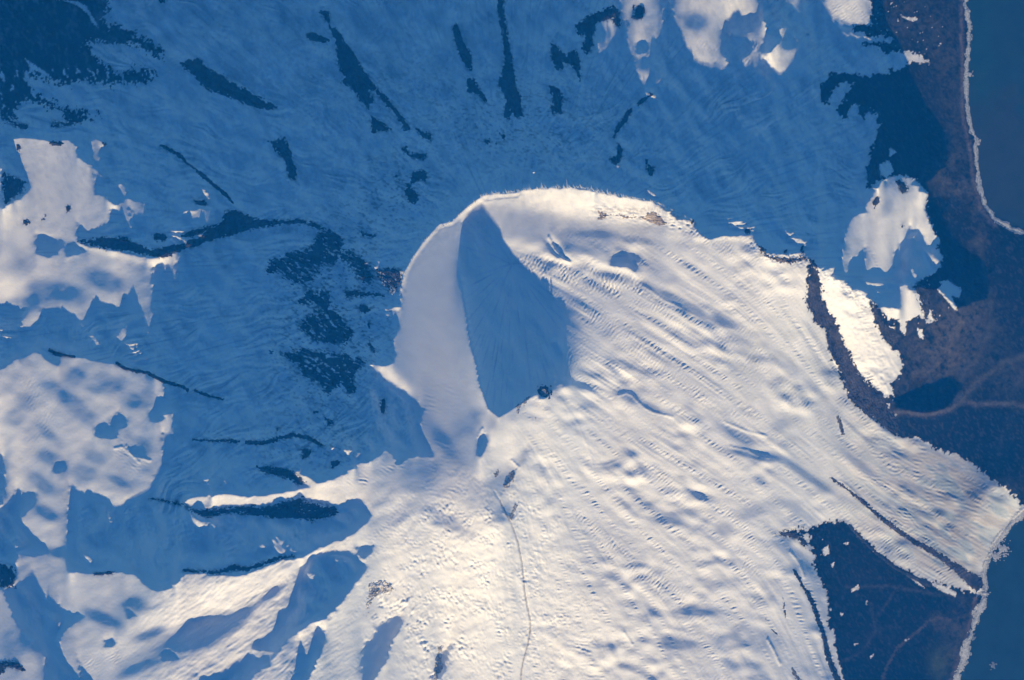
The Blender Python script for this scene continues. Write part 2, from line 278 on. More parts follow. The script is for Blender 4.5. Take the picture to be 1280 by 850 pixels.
def ground():
    lit, b = light_plan()
    seam = np.zeros((H, W), bool)
    for p in SEA: seam |= inpoly(p, GX, GY)
    cd = np.minimum(linedist(COAST_A, 60), linedist(COAST_B, 60))
    cd = np.where(seam, -cd, cd)                              # distance inland
    low = inpoly(LOWLAND_EAST, GX, GY) | inpoly(LOWLAND_SOUTH, GX, GY)
    # the rim: a bright cornice and the faint crack under it
    rim = [(497,384),(503,352),(506,341),(515,322),(531,301),(549,280),(565,277),(584,259),(605,245),(622,243),(645,241)]
    rd = linedist(rim, 20)
    wob = noise(31, 4, 14, 1.0)
    b = b * (1 - np.exp(-(rd / 4.0) ** 2)) + 0.85 * np.exp(-(rd / 4.0) ** 2)
    b = np.where(np.abs(rd - 5.6 - 0.25 * wob) < 0.7, 0.16, b)
    for line, wdt, val in (([(690,297),(700,318),(715,325),(745,330),(775,336),(797,348)], 5, .95), ([(231,626),(262,624),(300,622),(340,620),(388,612)], 5, .8), ([(405,690),(390,693),(370,702),(350,716),(330,735)], 5, .9),
                           ([(463,715),(448,732),(430,758),(412,775),(405,800),(392,845)], 6, .95), ([(505,790),(494,805),(484,830),(470,850)], 4, .95), ([(100,306),(150,320),(195,329),(215,318)], 5, .6), ([(240,735),(210,760),(185,775)], 7, .62), ([(870,300),(905,297),(940,300),(965,320),(1008,318)], 4, .9),
                           ([(465,458),(482,462),(500,480),(508,488)], 8, .9), ([(1043,338),(1035,350),(1030,360)], 4, .8), ([(1078,372),(1092,395),(1108,430)], 6, .8)):
        k = np.exp(-(linedist(line, 24) / wdt) ** 2) * 0.8
        b = b * (1 - k) + val * k
    b[seam] = TAN; lit = lit | seam
    hw = np.full((H, W), 2e-6)
    r = np.hypot((GX - 640) * 0.8, GY - 430)
    h0 = np.clip(215 * (1 - r / 690), 6, None)
    hw[low] = 2e-4; h0[low] = 8
    sd = np.clip(cd, 0, 60); k = low | seam
    h0[k] = np.minimum(10, 0.3 + 0.12 * sd)[k]; hw[seam] = 0.05; hw[(cd < 16) & ~seam] = 2e-2
    for x, y, rr, z in ((1016,338,40,165),(1060,358,26,135),(1092,380,20,100),(1112,240,30,95),(1135,360,20,70),(960,318,40,170),(1190,230,20,12)):
        k = np.exp(-(((GX - x) / rr) ** 2 + ((GY - y) / rr) ** 2)); h0 = h0 * (1 - k) + z * k; hw = np.maximum(hw, 8e-4 * k)
    nl = inpoly(LOWLAND_NORTH, GX, GY); hw[nl] = 3e-4; h0[nl] = 4
    nw = (GX < 480) & (GY < 200) & ~nl; hw[nw] = 4e-5; h0[nw] = 14 + 0.1 * np.clip(GY[nw], 0, 200) + 0.05 * GX[nw]
    h = solve(lit, b, hw, h0)
    h = 2 + 4 * np.logaddexp(0, (h - 2) / 4)                # nothing inland lies below the sea
    u = np.clip(cd / 55.0, 0, 1); u = u * u * (3 - 2 * u)
    h = h * u + (1 - u) * np.minimum(h, np.where(cd > 0, 1.2 + 0.17 * np.maximum(cd, 0), 1.2 + 0.5 * np.maximum(cd, -6)))
    return lit, b, h, cd, seam, low, nl

def along_field(n, vx, vy, win, length, step=1.0):
    """a noise drawn out along a field of directions (line integral convolution) inside the window"""
    i0, i1, j0, j1 = win
    x = GX[i0:i1, j0:j1]; y = GY[i0:i1, j0:j1]
    def at(f, px, py):
        return f[np.clip(np.rint(py - Y0).astype(int), 0, H - 1), np.clip(np.rint(px - X0).astype(int), 0, W - 1)]
    acc = n[i0:i1, j0:j1].copy()
    for sgn in (1, -1):
        px, py = x.copy(), y.copy()
        for k in range(int(length / step)):
            ux, uy = at(vx, px, py), at(vy, px, py)
            px = px + sgn * step * ux; py = py + sgn * step * uy
            acc += at(n, px, py) * (1 - k * step / length)
    out = np.zeros((H, W)); out[i0:i1, j0:j1] = acc / acc.std()
    return out

FLOW = [[(640,300),(720,318),(800,352),(900,405),(1000,475),(1100,550),(1200,605),(1290,650)],[(690,360),(760,405),(850,465),(950,535),(1050,610),(1150,680),(1230,735)],
 [(820,260),(880,300),(950,350),(1010,420),(1060,490),(1120,545),(1200,580)],[(960,330),(1000,370),(1030,430),(1070,500),(1130,550)],[(700,480),(780,530),(880,590),(980,650),(1040,720),(1060,800)],
 [(690,540),(760,610),(850,690),(930,770),(980,860)],[(670,580),(710,660),(770,760),(820,870)],[(655,600),(665,700),(680,800),(690,880)],[(620,600),(590,700),(570,800),(560,880)],[(560,620),(500,720),(450,800),(420,870)],[(480,640),(420,700),(330,770),(240,830)],[(400,690),(300,740),(200,800)],
 [(740,245),(780,300),(840,340)],[(1060,370),(1085,420),(1110,480)],[(1050,640),(1110,680),(1170,715),(1225,742)]]
def flow_field():
    sx = np.full((H, W), 1e-6); sy = np.full((H, W), 1e-6)
    for line in FLOW:
        for (ax, ay), (bx, by) in zip(line[:-1], line[1:]):
            L = math.hypot(bx - ax, by - ay)
            k = np.exp(-((GX - (ax + bx) / 2) ** 2 + (GY - (ay + by) / 2) ** 2) / (2 * 38.0 ** 2)) + 1e-5
            sx += k * (bx - ax) / L; sy += k * (by - ay) / L
    m = np.hypot(sx, sy)
    return sx / m, sy / m

def unit(n):
    """scale a field to unit slope towards the sun"""
    return n / np.diff(n, axis=0).std()

def band(line, wdt):
    d = linedist(line, 3 * wdt + 4)
    return np.exp(-(d / wdt) ** 2)

def detail(lit, beam, h, low, nl, seam):
    ls = blur(lit.astype(float), 1.5)
    sm = 1 - np.clip(patch((545,420,55,130,0,0)) * 1.7, 0, 1) * 0.92           # the smooth floor of the crater
    sm *= 1 - np.clip(patch((70,225,60,40,0,0)) * 1.4, 0, 1) * 0.85
    sm *= 1 - 0.7 * np.clip(patch((650,280,40,24,20,0)) * 1.4, 0, 1)
    sm *= 1 - 0.6 * np.clip(patch((890,40,150,70,0,0)) * 1.6, 0, 1)
    land = (low | nl).astype(float); land = blur(land, 1.5)
    snow = (1 - land)
    d = np.zeros((H, W))
    east = np.clip((GX - 640) / 120, 0, 1) * np.clip((GY - 250) / 60, 0, 1)
    west = 1 - np.clip((GX - 300) / 200, 0, 1)
    mid = np.clip(1 - np.abs(GX - 600) / 130, 0, 1) * np.clip((GY - 560) / 80, 0, 1)
    # broad swells, drawn out along the flow of the ice
    d += ls * snow * sm * (east * (0.02 * unit(noise(41, 14, 60, 2.2, 34, 2.4)) + 0.03 * unit(noise(40, 34, 170, 2.4, 38, 3.0))) + (1 - east) * 0.05 * unit(noise(42, 12, 50, 2.2, -30, 1.6)))
    d += ls * snow * sm * east * 0.01 * unit(noise(43, 5, 18, 1.2, 36, 2.2)) * np.clip(0.6 + 0.6 * noise(44, 30, 90), 0, 2)
    d += ls * snow * sm * 0.045 * unit(noise(45, 2.5, 9, 1.0))
    d += mid * ls * (0.16 * unit(noise(46, 3.5, 14, 1.0, 70, 1.6)) * np.clip(0.5 + 0.8 * noise(47, 25, 70), 0, 2))
    lowleft = np.clip((GY - 640) / 60, 0, 1) * np.clip((470 - GX) / 60, 0, 1) * np.clip((GX - 150) / 80, 0, 1)
    d += lowleft * ls * 0.11 * unit(noise(48, 4, 22, 1.2, -38, 2.6))
    sw = np.clip((GY - 430) / 20, 0, 1) * np.clip((640 - GY) / 30, 0, 1) * np.clip((205 - GX) / 30, 0, 1)
    d += sw * ls * (0.035 * unit(noise(49, 12, 34, 2.0, 25, 1.4)))
    # long bands and short crevasses that follow the flow of the ice
    vx, vy = flow_field()
    win = (230 - Y0, H, 150 - X0, W)
    k = ls * snow * sm
    wide_e = np.clip((GX - 620) / 80, 0, 1) * np.clip((GY - 285) / 40, 0, 1)
    south = np.clip((GY - 590) / 60, 0, 1) * np.clip((700 - GX) / 60, 0, 1) * np.clip((GX - 180) / 80, 0, 1)
    long1 = along_field(noise(121, 4, 22, 1.0), vx, vy, win, 60, 2.0)
    long2 = along_field(noise(122, 10, 50, 1.4), vx, vy, win, 90, 3.0)
    short = along_field(noise(123, 2.3, 9, .9), -vy * .94 - vx * .34, vx * .94 - vy * .34, win, 10)
    where = along_field(noise(124, 8, 40, 1.2), vx, vy, win, 50, 2.0)
    calm_s = 1 - .55 * np.clip(patch((820,720,170,160,0,0)) * 1.5, 0, 1)
    d += k * (wide_e + .55 * south) * calm_s * (.036 * unit(long1) * np.clip(.6 + .7 * noise(126, 50, 200), 0, 2) + .032 * unit(long2) * np.clip(.7 + .6 * noise(136, 50, 200), 0, 2))
    d += k * wide_e * .10 * unit(noise(137, 16, 60, 1.8, 20, 1.3)) * np.clip(.7 + .8 * noise(138, 60, 200), 0, 2)
    d += k * (wide_e + .5 * south) * .15 * unit(short) * np.clip(where * .9 - .2, 0, 1.6)
    d += k * .05 * (1 - calm_s) * unit(noise(127, 8, 34, 1.6, 15, 1.6)) * 1.6
    lump = np.clip(patch((560,700,70,70,0,0)) + patch((640,690,60,90,0,0)) + patch((540,790,60,70,0,0)) + .6 * patch((700,800,70,70,0,0)), 0, 1)
    d += ls * snow * lump * (.17 * unit(noise(128, 3, 10, .8, 60, 1.4)) * np.clip(noise(129, 15, 50) + .3, 0, 2) + .06 * unit(noise(130, 8, 30, 1.4)))
    steps = band([(470,730),(480,760),(465,800)], 16) + band([(500,740),(530,800),(545,840)], 14) + band([(430,690),(440,720)], 10)
    d += ls * snow * steps * .30 * unit(noise(131, 4, 14, 1.0, -55, 1.8)) * np.clip(noise(132, 12, 40) + .4, 0, 1.6)
    d += ls * snow * band([(940,305),(965,320),(1008,324),(1035,345),(1062,362),(1090,385)], 9) * .40 * unit(noise(133, 3, 10, .8))
    d += ls * snow * (band([(1045,370),(1070,410),(1090,450),(1110,485)], 22) * .16 * unit(noise(134, 5, 18, 1.2)) + band([(745,262),(790,268),(835,276),(868,286)], 9) * .35 * unit(noise(135, 3, 10, .8, 15, 2)))
    # crevasse fields
    patchy = np.clip(0.75 + 0.55 * noise(51, 10, 40, 1.5, 36, 2), 0, 2)
    r1 = unit(ripple(52, 4.2, -58, 8)); r2 = unit(ripple(53, 4.6, -78, 7)); r3 = unit(ripple(54, 5.4, 14, 12)); r4 = unit(ripple(55, 3.6, -40, 9)); r5 = unit(ripple(56, 4.4, 26, 9))
    for line, w, f, a in (
        ([(650,332),(690,342),(740,350),(790,358)], 14, r2, .30), ([(780,360),(830,385),(880,420),(940,455),(1000,500),(1050,545)], 13, r1, .17),
        ([(685,370),(720,385),(770,410),(800,440),(840,470),(880,500),(940,525)], 9, r1, .19), ([(740,400),(800,425),(850,450)], 12, r1, .12),
        ([(940,340),(985,395),(1022,440),(1050,490),(1090,535)], 30, r4, .13), ([(900,390),(960,450),(1030,520)], 26, r1, .06),
        ([(1110,560),(1150,595),(1200,630),(1245,640)], 34, r3, .19), ([(1130,640),(1170,665),(1215,690)], 26, r5, .17), ([(1090,600),(1120,630),(1150,655)], 14, r5, .2),
        ([(1060,640),(1100,672),(1150,702),(1215,735)], 14, r4, .26), ([(815,590),(860,622),(905,640),(940,668),(975,702)], 9, r4, .28),
        ([(760,685),(795,712),(830,738),(850,756)], 9, r1, .3), ([(700,768),(720,800),(735,835),(740,860)], 7, r3, .26), ([(620,760),(624,800),(624,860)], 5, r3, .26),
        ([(720,640),(745,665),(775,692)], 7, r1, .2), ([(820,720),(870,780),(900,840)], 22, r1, .10), ([(920,690),(950,730),(945,765)], 8, r1, .2), ([(700,300),(740,290),(790,300)], 10, r1, .07),
        ([(860,290),(905,310)], 10, r1, .22), ([(265,785),(240,805),(215,820)], 9, r1, .22), ([(120,830),(150,820)], 10, r4, .2), ([(330,735),(310,760),(290,780)], 10, r4, .22), ([(400,420),(395,520),(400,600)], 40, r1, .03),
        ([(150,560),(175,580)], 10, r5, .25), ([(40,480),(60,520),(50,560)], 20, r1, .12), ([(500,655),(470,690),(470,740)], 16, r5, .12), ([(560,620),(530,680),(590,700)], 24, r3, .09), ([(545,500),(545,590)], 28, r3, .06),
        ([(800,60),(815,90)], 8, r1, .08), ([(870,50),(900,70)], 10, r2, .08), ([(935,70),(965,50),(1000,50)], 12, r2, .12), ([(1050,10),(1075,15)], 10, r4, .25), ([(440,605),(470,590),(500,580)], 8, r5, .2), ([(1025,440),(1060,500)], 14, r4, .18),
        ([(680,420),(700,440),(715,465)], 12, r2, .25), ([(720,430),(760,470),(790,500)], 14, r1, .07)):
        d += .85 * a * f * band(line, w) * patchy * np.clip(ls * 1.3, 0.15, 1)
    # drifts and flow lines on the snow that lies in shadow
    d *= np.clip(blur(beam, 3) / .5, .4, 1.15)                # ground that the sun grazes keeps its light
    dk = (1 - ls) * snow
    inner = np.clip(1.1 - 2.2 * blur(lit.astype(float), 7) - 2.2 * blur(lit.astype(float), 16), .04, 1); dk = dk * inner
    wedge = 1 - 0.85 * np.clip(patch((635,400,70,140,0,0)) * 1.7, 0, 1)
    d += dk * wedge * (0.15 * unit(noise(61, 4, 16, 1.2, 75, 1.8)) + 0.30 * unit(noise(62, 16, 80, 2.0, 60, 2.0)) + 0.05 * unit(noise(63, 2.5, 6, 1.0)))
    rad = np.hypot(GX - 640, GY - 330) + 1e-6; ux, uy = (GX - 640) / rad, (GY - 330) / rad
    wb = noise(67, 30, 120, 2.0) * .35
    ux, uy = ux * np.cos(wb) - uy * np.sin(wb), ux * np.sin(wb) + uy * np.cos(wb)
    flute = along_field(noise(68, 4, 26, 1.3), ux, uy, (0, 640 - Y0, 0, 1120 - X0), 44, 2.0)
    d += dk * wedge ** 2 * .34 * unit(flute) * np.clip(.75 + .5 * noise(69, 50, 160), 0, 1.8)
    curl = unit(noise(64, 3.5, 9, 1.0, -25, 3.0))
    d += dk * wedge * 0.2 * curl * np.clip(noise(65, 40, 120) * 0.8, 0, 1.5)
    for line, w, a in (([(215,70),(247,82),(295,112),(350,138),(400,165)], 8, 4), ([(400,10),(415,40),(445,82),(480,125),(515,165),(560,220)], 9, 5), ([(566,20),(580,58),(600,110),(630,170),(640,225)], 7, 3.5), ([(625,-30),(632,50),(644,120),(652,160),(660,215)], 8, 4), ([(690,40),(700,100),(698,150),(690,220)], 8, 3.5),
                       ([(770,10),(740,60),(725,120),(720,200)], 9, 4), ([(830,105),(797,133),(772,172),(766,230)], 8, 4), ([(200,180),(245,212),(290,255),(345,275),(400,284)], 7, 4), ([(100,303),(170,304),(225,308),(262,294),(310,282)], 6, 3), ([(310,282),(380,280),(425,300),(470,325)], 7, 4),
                       ([(335,440),(395,455),(450,470),(500,490)], 10, 4.5), ([(330,340),(395,325),(440,318),(480,340)], 10, 4), ([(370,390),(420,400),(470,392),(495,395)], 9, 4), ([(240,549),(300,551),(350,548),(405,556),(460,560)], 7, 4), ([(60,438),(150,456),(235,488),(300,505)], 6, 3), ([(340,170),(360,195),(372,235),(390,275)], 9, 4),
                       ([(870,150),(900,220),(930,290)], 14, 3), ([(1010,120),(990,200),(985,300)], 14, 3), ([(100,180),(170,205),(230,240)], 9, 3)):
        d += dk * a * np.exp(-((linedist(line, 3 * w) + 1.2 * noise(66, 6, 30)) / w) ** 2)
    # rough ground
    d += land * (~seam) * (0.08 * unit(noise(71, 3, 14, 1.2)) + 0.05 * unit(noise(72, 2.2, 5, 1.0)))
    # the long crack down the southern slope, short ones beside it, and a hollow by the vent
    crack = [(618,612),(625,625),(632,640),(639,653),(647,675),(650,690),(653,704),(655,730),(658,752),(663,775),(663,786),(660,805),(655,822),(652,836),(651,860)]
    wob = noise(33, 4, 12, 1.0) * 0.6
    d -= 1.6 * np.exp(-((linedist(crack, 8) + 0.3 * wob) / 0.9) ** 2) * np.clip((GY - 600) / 100, .5, 1)
    for line, a in (([(773,494),(783,491),(790,494),(798,503),(806,510),(818,516),(840,521)], .7), ([(700,497),(722,530),(735,560),(742,582),(760,580),(778,572)], .35), ([(905,527),(925,536),(940,541),(958,545)], .8), ([(913,558),(935,563),(945,568),(960,572)], .7),
                    ([(795,352),(812,362),(830,376),(850,384)], .5), ([(686,297),(694,312),(704,324),(712,328)], 1.8), ([(640,575),(648,583),(640,600),(632,606)], 1.2), ([(630,640),(640,650),(650,640)], 1.2), ([(1052,601),(1063,610),(1090,637)], .8),
                    ([(960,800),(968,815),(975,830)], 1.4), ([(988,690),(1000,705),(1006,722)], 1.2), ([(780,790),(790,805)], 1.0), ([(598,545),(603,535),(606,540)], 1.0), ([(145,560),(155,558),(170,570),(190,575)], .8), ([(160,557),(165,565),(176,577)], .8)):
        d += a * np.exp(-((linedist(line, 16) + 0.4 * wob) / 1.8) ** 2)
    d[:] = d
    return d
# ---------------------------------------------------------------- Blender
import bpy
S = 10.0                                                   # metres to one plan unit
scene = bpy.context.scene
COL = scene.collection

def world_xy(x, y): return (x - 640.0) * S, (425.0 - y) * S

def sample(a, x, y):
    """bilinear value of a plan field at plan points"""
    u = np.clip(x - X0, 0, W - 1.001); v = np.clip(y - Y0, 0, H - 1.001)
    i = v.astype(int); j = u.astype(int); fu = u - j; fv = v - i
    return (a[i, j] * (1 - fu) + a[i, j + 1] * fu) * (1 - fv) + (a[i + 1, j] * (1 - fu) + a[i + 1, j + 1] * fu) * fv

def mesh_object(name, verts, quads, mat, colour=None, smooth=True, extra=None):
    me = bpy.data.meshes.new(name)
    n, k = len(verts), quads.shape[1]
    me.vertices.add(n); me.vertices.foreach_set('co', np.ascontiguousarray(verts, np.float32).ravel())
    m = len(quads)
    me.loops.add(m * k); me.loops.foreach_set('vertex_index', np.ascontiguousarray(quads, np.int32).ravel())
    me.polygons.add(m); me.polygons.foreach_set('loop_start', np.arange(0, m * k, k, dtype=np.int32))
    me.polygons.foreach_set('use_smooth', np.full(m, smooth, bool))
    me.update(calc_edges=True)
    if colour is not None:
        at = me.attributes.new('ground_colour', 'FLOAT_COLOR', 'POINT')
        c = np.ones((n, 4), np.float32); c[:, :3] = colour
        at.data.foreach_set('color', c.ravel())
    me.materials.append(mat)
    o = bpy.data.objects.new(name, me); COL.objects.link(o)
    return o

def grid_piece(name, mask, z, mat, colour=None):
    """the part of the full terrain grid whose cells are in mask (cell = its north-west corner)"""
    i, j = np.nonzero(mask[:-1, :-1])
    q = np.stack([(i + 1) * W + j, (i + 1) * W + j + 1, i * W + j + 1, i * W + j], 1)
    u, inv = np.unique(q.ravel(), return_inverse=True)
    vy, vx = u // W, u % W
    wx, wy = world_xy(xs[vx], ys[vy])
    v = np.stack([wx, wy, z.ravel()[u] * S], 1)
    c = None if colour is None else colour.reshape(-1, 3)[u]
    return mesh_object(name, v, inv.reshape(-1, 4), mat, c)

def tag(o, label=None, cat=None, group=None, kind=None):
    if label: o['label'] = label
    if cat: o['category'] = cat
    if group: o['group'] = group
    if kind: o['kind'] = kind
    return o

# ---- materials
def material(name):
    m = bpy.data.materials.new(name); m.use_nodes = True
    nt = m.node_tree
    return m, nt, nt.nodes['Principled BSDF']

def ground_material(name, rough, scale, spread, bump=0.0, bump_scale=0.02, spec=0.2, sss=0.0):
    """base colour from the ground's own colour, broken up by two noises; a fine bump"""
    m, nt, b = material(name)
    N = nt.nodes.new; L = nt.links.new
    at = N('ShaderNodeAttribute'); at.attribute_name = 'ground_colour'
    tc = N('ShaderNodeNewGeometry')
    n1 = N('ShaderNodeTexNoise'); n1.inputs['Scale'].default_value = scale; n1.inputs['Detail'].default_value = 8; n1.inputs['Roughness'].default_value = .65
    L(tc.outputs['Position'], n1.inputs['Vector'])
    mr = N('ShaderNodeMapRange'); mr.inputs['From Min'].default_value = .3; mr.inputs['From Max'].default_value = .7
    mr.inputs['To Min'].default_value = 1 - spread; mr.inputs['To Max'].default_value = 1 + spread
    L(n1.outputs['Fac'], mr.inputs['Value'])
    mx = N('ShaderNodeVectorMath'); mx.operation = 'SCALE'
    L(at.outputs['Color'], mx.inputs[0]); L(mr.outputs['Result'], mx.inputs['Scale'])
    L(mx.outputs['Vector'], b.inputs['Base Color'])
    b.inputs['Roughness'].default_value = rough; b.inputs['Specular IOR Level'].default_value = spec
    if bump:
        n2 = N('ShaderNodeTexNoise'); n2.inputs['Scale'].default_value = bump_scale; n2.inputs['Detail'].default_value = 5
        L(tc.outputs['Position'], n2.inputs['Vector'])
        bp = N('ShaderNodeBump'); bp.inputs['Strength'].default_value = 1.0; bp.inputs['Distance'].default_value = bump
        L(n2.outputs['Fac'], bp.inputs['Height']); L(bp.outputs['Normal'], b.inputs['Normal'])
    return m

M_SNOW = ground_material('snow', .75, .004, .035, 1.0, .03, .15)
M_ICE = ground_material('glacier_ice', .6, .006, .06, 1.2, .03, .25)
M_LAND = ground_material('bare_lowland', .95, .012, .5, 2.0, .03, .05)
M_ROCK = ground_material('dark_rock', .9, .02, .5, 3.0, .03, .1)
M_FOAM = ground_material('foam', .8, .03, .25, .5, .05, .1)

def sea_material():
    m, nt, b = material('sea_water')
    N = nt.nodes.new; L = nt.links.new
    g = N('ShaderNodeNewGeometry')
    at = N('ShaderNodeAttribute'); at.attribute_name = 'ground_colour'
    n0 = N('ShaderNodeTexNoise'); n0.inputs['Scale'].default_value = .004; n0.inputs['Detail'].default_value = 9; n0.inputs['Roughness'].default_value = .7
    L(g.outputs['Position'], n0.inputs['Vector'])
    mr = N('ShaderNodeMapRange'); mr.inputs['From Min'].default_value = .3; mr.inputs['From Max'].default_value = .7; mr.inputs['To Min'].default_value = .75; mr.inputs['To Max'].default_value = 1.25
    L(n0.outputs['Fac'], mr.inputs['Value'])
    sc = N('ShaderNodeVectorMath'); sc.operation = 'SCALE'; L(at.outputs['Color'], sc.inputs[0]); L(mr.outputs['Result'], sc.inputs['Scale'])
    L(sc.outputs['Vector'], b.inputs['Base Color'])
    n1 = N('ShaderNodeTexNoise'); n1.inputs['Scale'].default_value = .035; n1.inputs['Detail'].default_value = 6
    L(g.outputs['Position'], n1.inputs['Vector'])
    bp = N('ShaderNodeBump'); bp.inputs['Distance'].default_value = 3.0; bp.inputs['Strength'].default_value = .6
    L(n1.outputs['Fac'], bp.inputs['Height']); L(bp.outputs['Normal'], b.inputs['Normal'])
    b.inputs['Roughness'].default_value = .35; b.inputs['IOR'].default_value = 1.33
    return m
SEA_DEEP = (.010, .046, .066, 1); SEA_PALE = (.016, .056, .076, 1)

# ---- the ground
lit, beam, hgt, coast, seam, low, nl = ground()
hgt = hgt + detail(lit, beam, hgt, low, nl, seam)
hgt = np.where(seam, np.minimum(hgt, np.maximum(-0.6, 0.3 + 0.3 * coast)), hgt)

rx, ry = shift(81, 1.7, 4, 24); rx2, ry2 = shift(83, .3, 2, 6)
QX, QY = GX + rx + rx2, GY + ry + ry2                       # ragged edges between the kinds of ground
e_low = inpoly(LOWLAND_EAST, QX, QY); s_low = inpoly(LOWLAND_SOUTH, QX, QY)
sx, sy = shift(85, 3.0, 3, 30)
n_low = inpoly(LOWLAND_NORTH, GX + sx, GY + sy)
drift = noise(87, 4, 40, 1.6, 70, 1.6)
nx_d = np.clip(1 - np.hypot((GX - 30) / 150, (GY + 20) / 170), -1, 1)
n_low &= ~((drift > 1.0 + 1.6 * nx_d) & (GY > 84))
patches = np.zeros((H, W), bool)
for p in SNOW_ON_LAND: patches |= inpoly(p, GX + 1.2 * rx2, GY + 1.2 * ry2)
specks = (noise(88, 2.5, 12, 1.0, 60, 1.5) > 2.1) & (np.clip(patch((1120,20,40,30,0,0)) + patch((1155,50,30,20,0,0)) + .9 * patch((1018,690,14,24,0,0)) + patch((1150,372,40,26,20,0)) + .7 * patch((1130,410,16,20,0,0)), 0, 1) > .3)
patches |= specks & (noise(89, 3, 9) > -.3)
land_e = e_low & ~patches; land_s = s_low & ~patches & ~land_e; land_n = n_low & ~patches
gl = inpoly(GLACIER, GX + .5 * rx, GY + .5 * ry) & ~land_e & ~land_s
tg = inpoly(TONGUE, GX + .4 * rx, GY + .4 * ry) & ~gl & ~land_e & ~land_s
deep = coast < -9
snow = ~(land_e | land_s | land_n | gl | tg | deep)

R0 = noise(100, 3, 10, 1.0)
alb = np.empty((H, W, 3)); alb[:] = (.88, .89, .90)
firn = noise(91, 10, 80, 1.8, 36, 2)
alb *= (1 - .02 * np.clip(firn, -1, 2))[..., None]
def tint(k, c):
    k = np.clip(k, 0, 1)[..., None]
    alb[:] = alb * (1 - k) + np.array(c) * k
ice = np.zeros((H, W)); ice[gl | tg] = 1; ice = blur(ice, 12)
blue = np.clip(.5 + .6 * noise(92, 10, 50, 1.6, 36, 2.5), 0, 1)
lower = np.clip((GX - 1020) / 160, 0, 1)
tint(ice * (.25 + .65 * lower) * blue, (.30, .37, .43)); tint(ice * lower * .8 * (1 - blue), (.38, .36, .35))
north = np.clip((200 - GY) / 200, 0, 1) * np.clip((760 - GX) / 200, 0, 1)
tint(.75 * north * np.clip(.6 + .5 * noise(93, 20, 120), 0, 1), (.58, .62, .66))  # weaker sky and bounce light in the north-west, painted into the snow colour
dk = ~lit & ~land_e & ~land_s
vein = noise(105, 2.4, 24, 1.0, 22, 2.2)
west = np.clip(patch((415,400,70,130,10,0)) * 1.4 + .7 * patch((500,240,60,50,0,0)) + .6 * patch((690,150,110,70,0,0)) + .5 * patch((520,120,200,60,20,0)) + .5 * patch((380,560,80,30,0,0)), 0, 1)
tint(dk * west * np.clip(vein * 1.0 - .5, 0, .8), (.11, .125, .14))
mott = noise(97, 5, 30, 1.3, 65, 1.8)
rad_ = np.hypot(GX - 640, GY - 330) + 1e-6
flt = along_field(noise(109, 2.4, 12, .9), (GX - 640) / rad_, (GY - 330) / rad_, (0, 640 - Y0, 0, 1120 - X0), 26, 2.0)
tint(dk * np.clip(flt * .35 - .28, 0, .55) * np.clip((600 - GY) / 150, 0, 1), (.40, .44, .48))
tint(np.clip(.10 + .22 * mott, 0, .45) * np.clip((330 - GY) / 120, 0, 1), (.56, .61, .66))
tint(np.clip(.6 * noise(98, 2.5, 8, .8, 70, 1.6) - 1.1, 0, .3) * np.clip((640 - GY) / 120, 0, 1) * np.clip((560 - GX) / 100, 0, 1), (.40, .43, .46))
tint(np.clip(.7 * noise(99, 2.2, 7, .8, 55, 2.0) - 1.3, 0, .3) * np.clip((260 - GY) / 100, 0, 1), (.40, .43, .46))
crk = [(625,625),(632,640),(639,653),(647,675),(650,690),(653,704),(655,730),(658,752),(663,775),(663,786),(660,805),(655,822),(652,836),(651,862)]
tint(.75 * np.exp(-((linedist(crk, 8) + .25 * R0) / 1.0) ** 2), (.22, .20, .20))  # shade inside the narrow crack, painted into the ground colour
land = land_e | land_s | land_n
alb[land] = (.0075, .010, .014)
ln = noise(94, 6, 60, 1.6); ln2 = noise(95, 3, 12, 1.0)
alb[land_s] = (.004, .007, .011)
lk = blur(land.astype(float), .6) * land
for x, y, rx_, ry_, an, k in ((1185,205,34,10,-30,.75),(1205,235,26,14,20,.85),(1232,250,16,30,0,.5),(1190,425,56,46,-20,.8),(1170,460,50,14,-10,.7),(1215,395,30,30,0,.6),(1225,300,14,10,-40,.8),(1270,470,30,20,-30,.6),(1130,20,40,30,0,.45),(1180,60,24,60,0,.45),(1110,500,26,20,40,.45),
                          (1065,470,30,46,-30,.55),(1195,150,14,60,0,.4),(1222,240,6,30,0,.4),(1180,780,20,10,20,.55),(1200,790,12,40,10,.6),(1195,820,20,10,0,.3),(1110,800,60,30,0,.1),(1080,720,60,30,0,.08),(1260,600,26,14,30,.15),(1140,600,50,12,30,.1)):
    tint(lk * k * np.exp(-(((GX - x) * math.cos(math.radians(an)) + (GY - y) * math.sin(math.radians(an))) / rx_) ** 2 - ((-(GX - x) * math.sin(math.radians(an)) + (GY - y) * math.cos(math.radians(an))) / ry_) ** 2) * np.clip(.75 + .35 * ln + .2 * ln2, 0, 1.3), (.088, .076, .066))
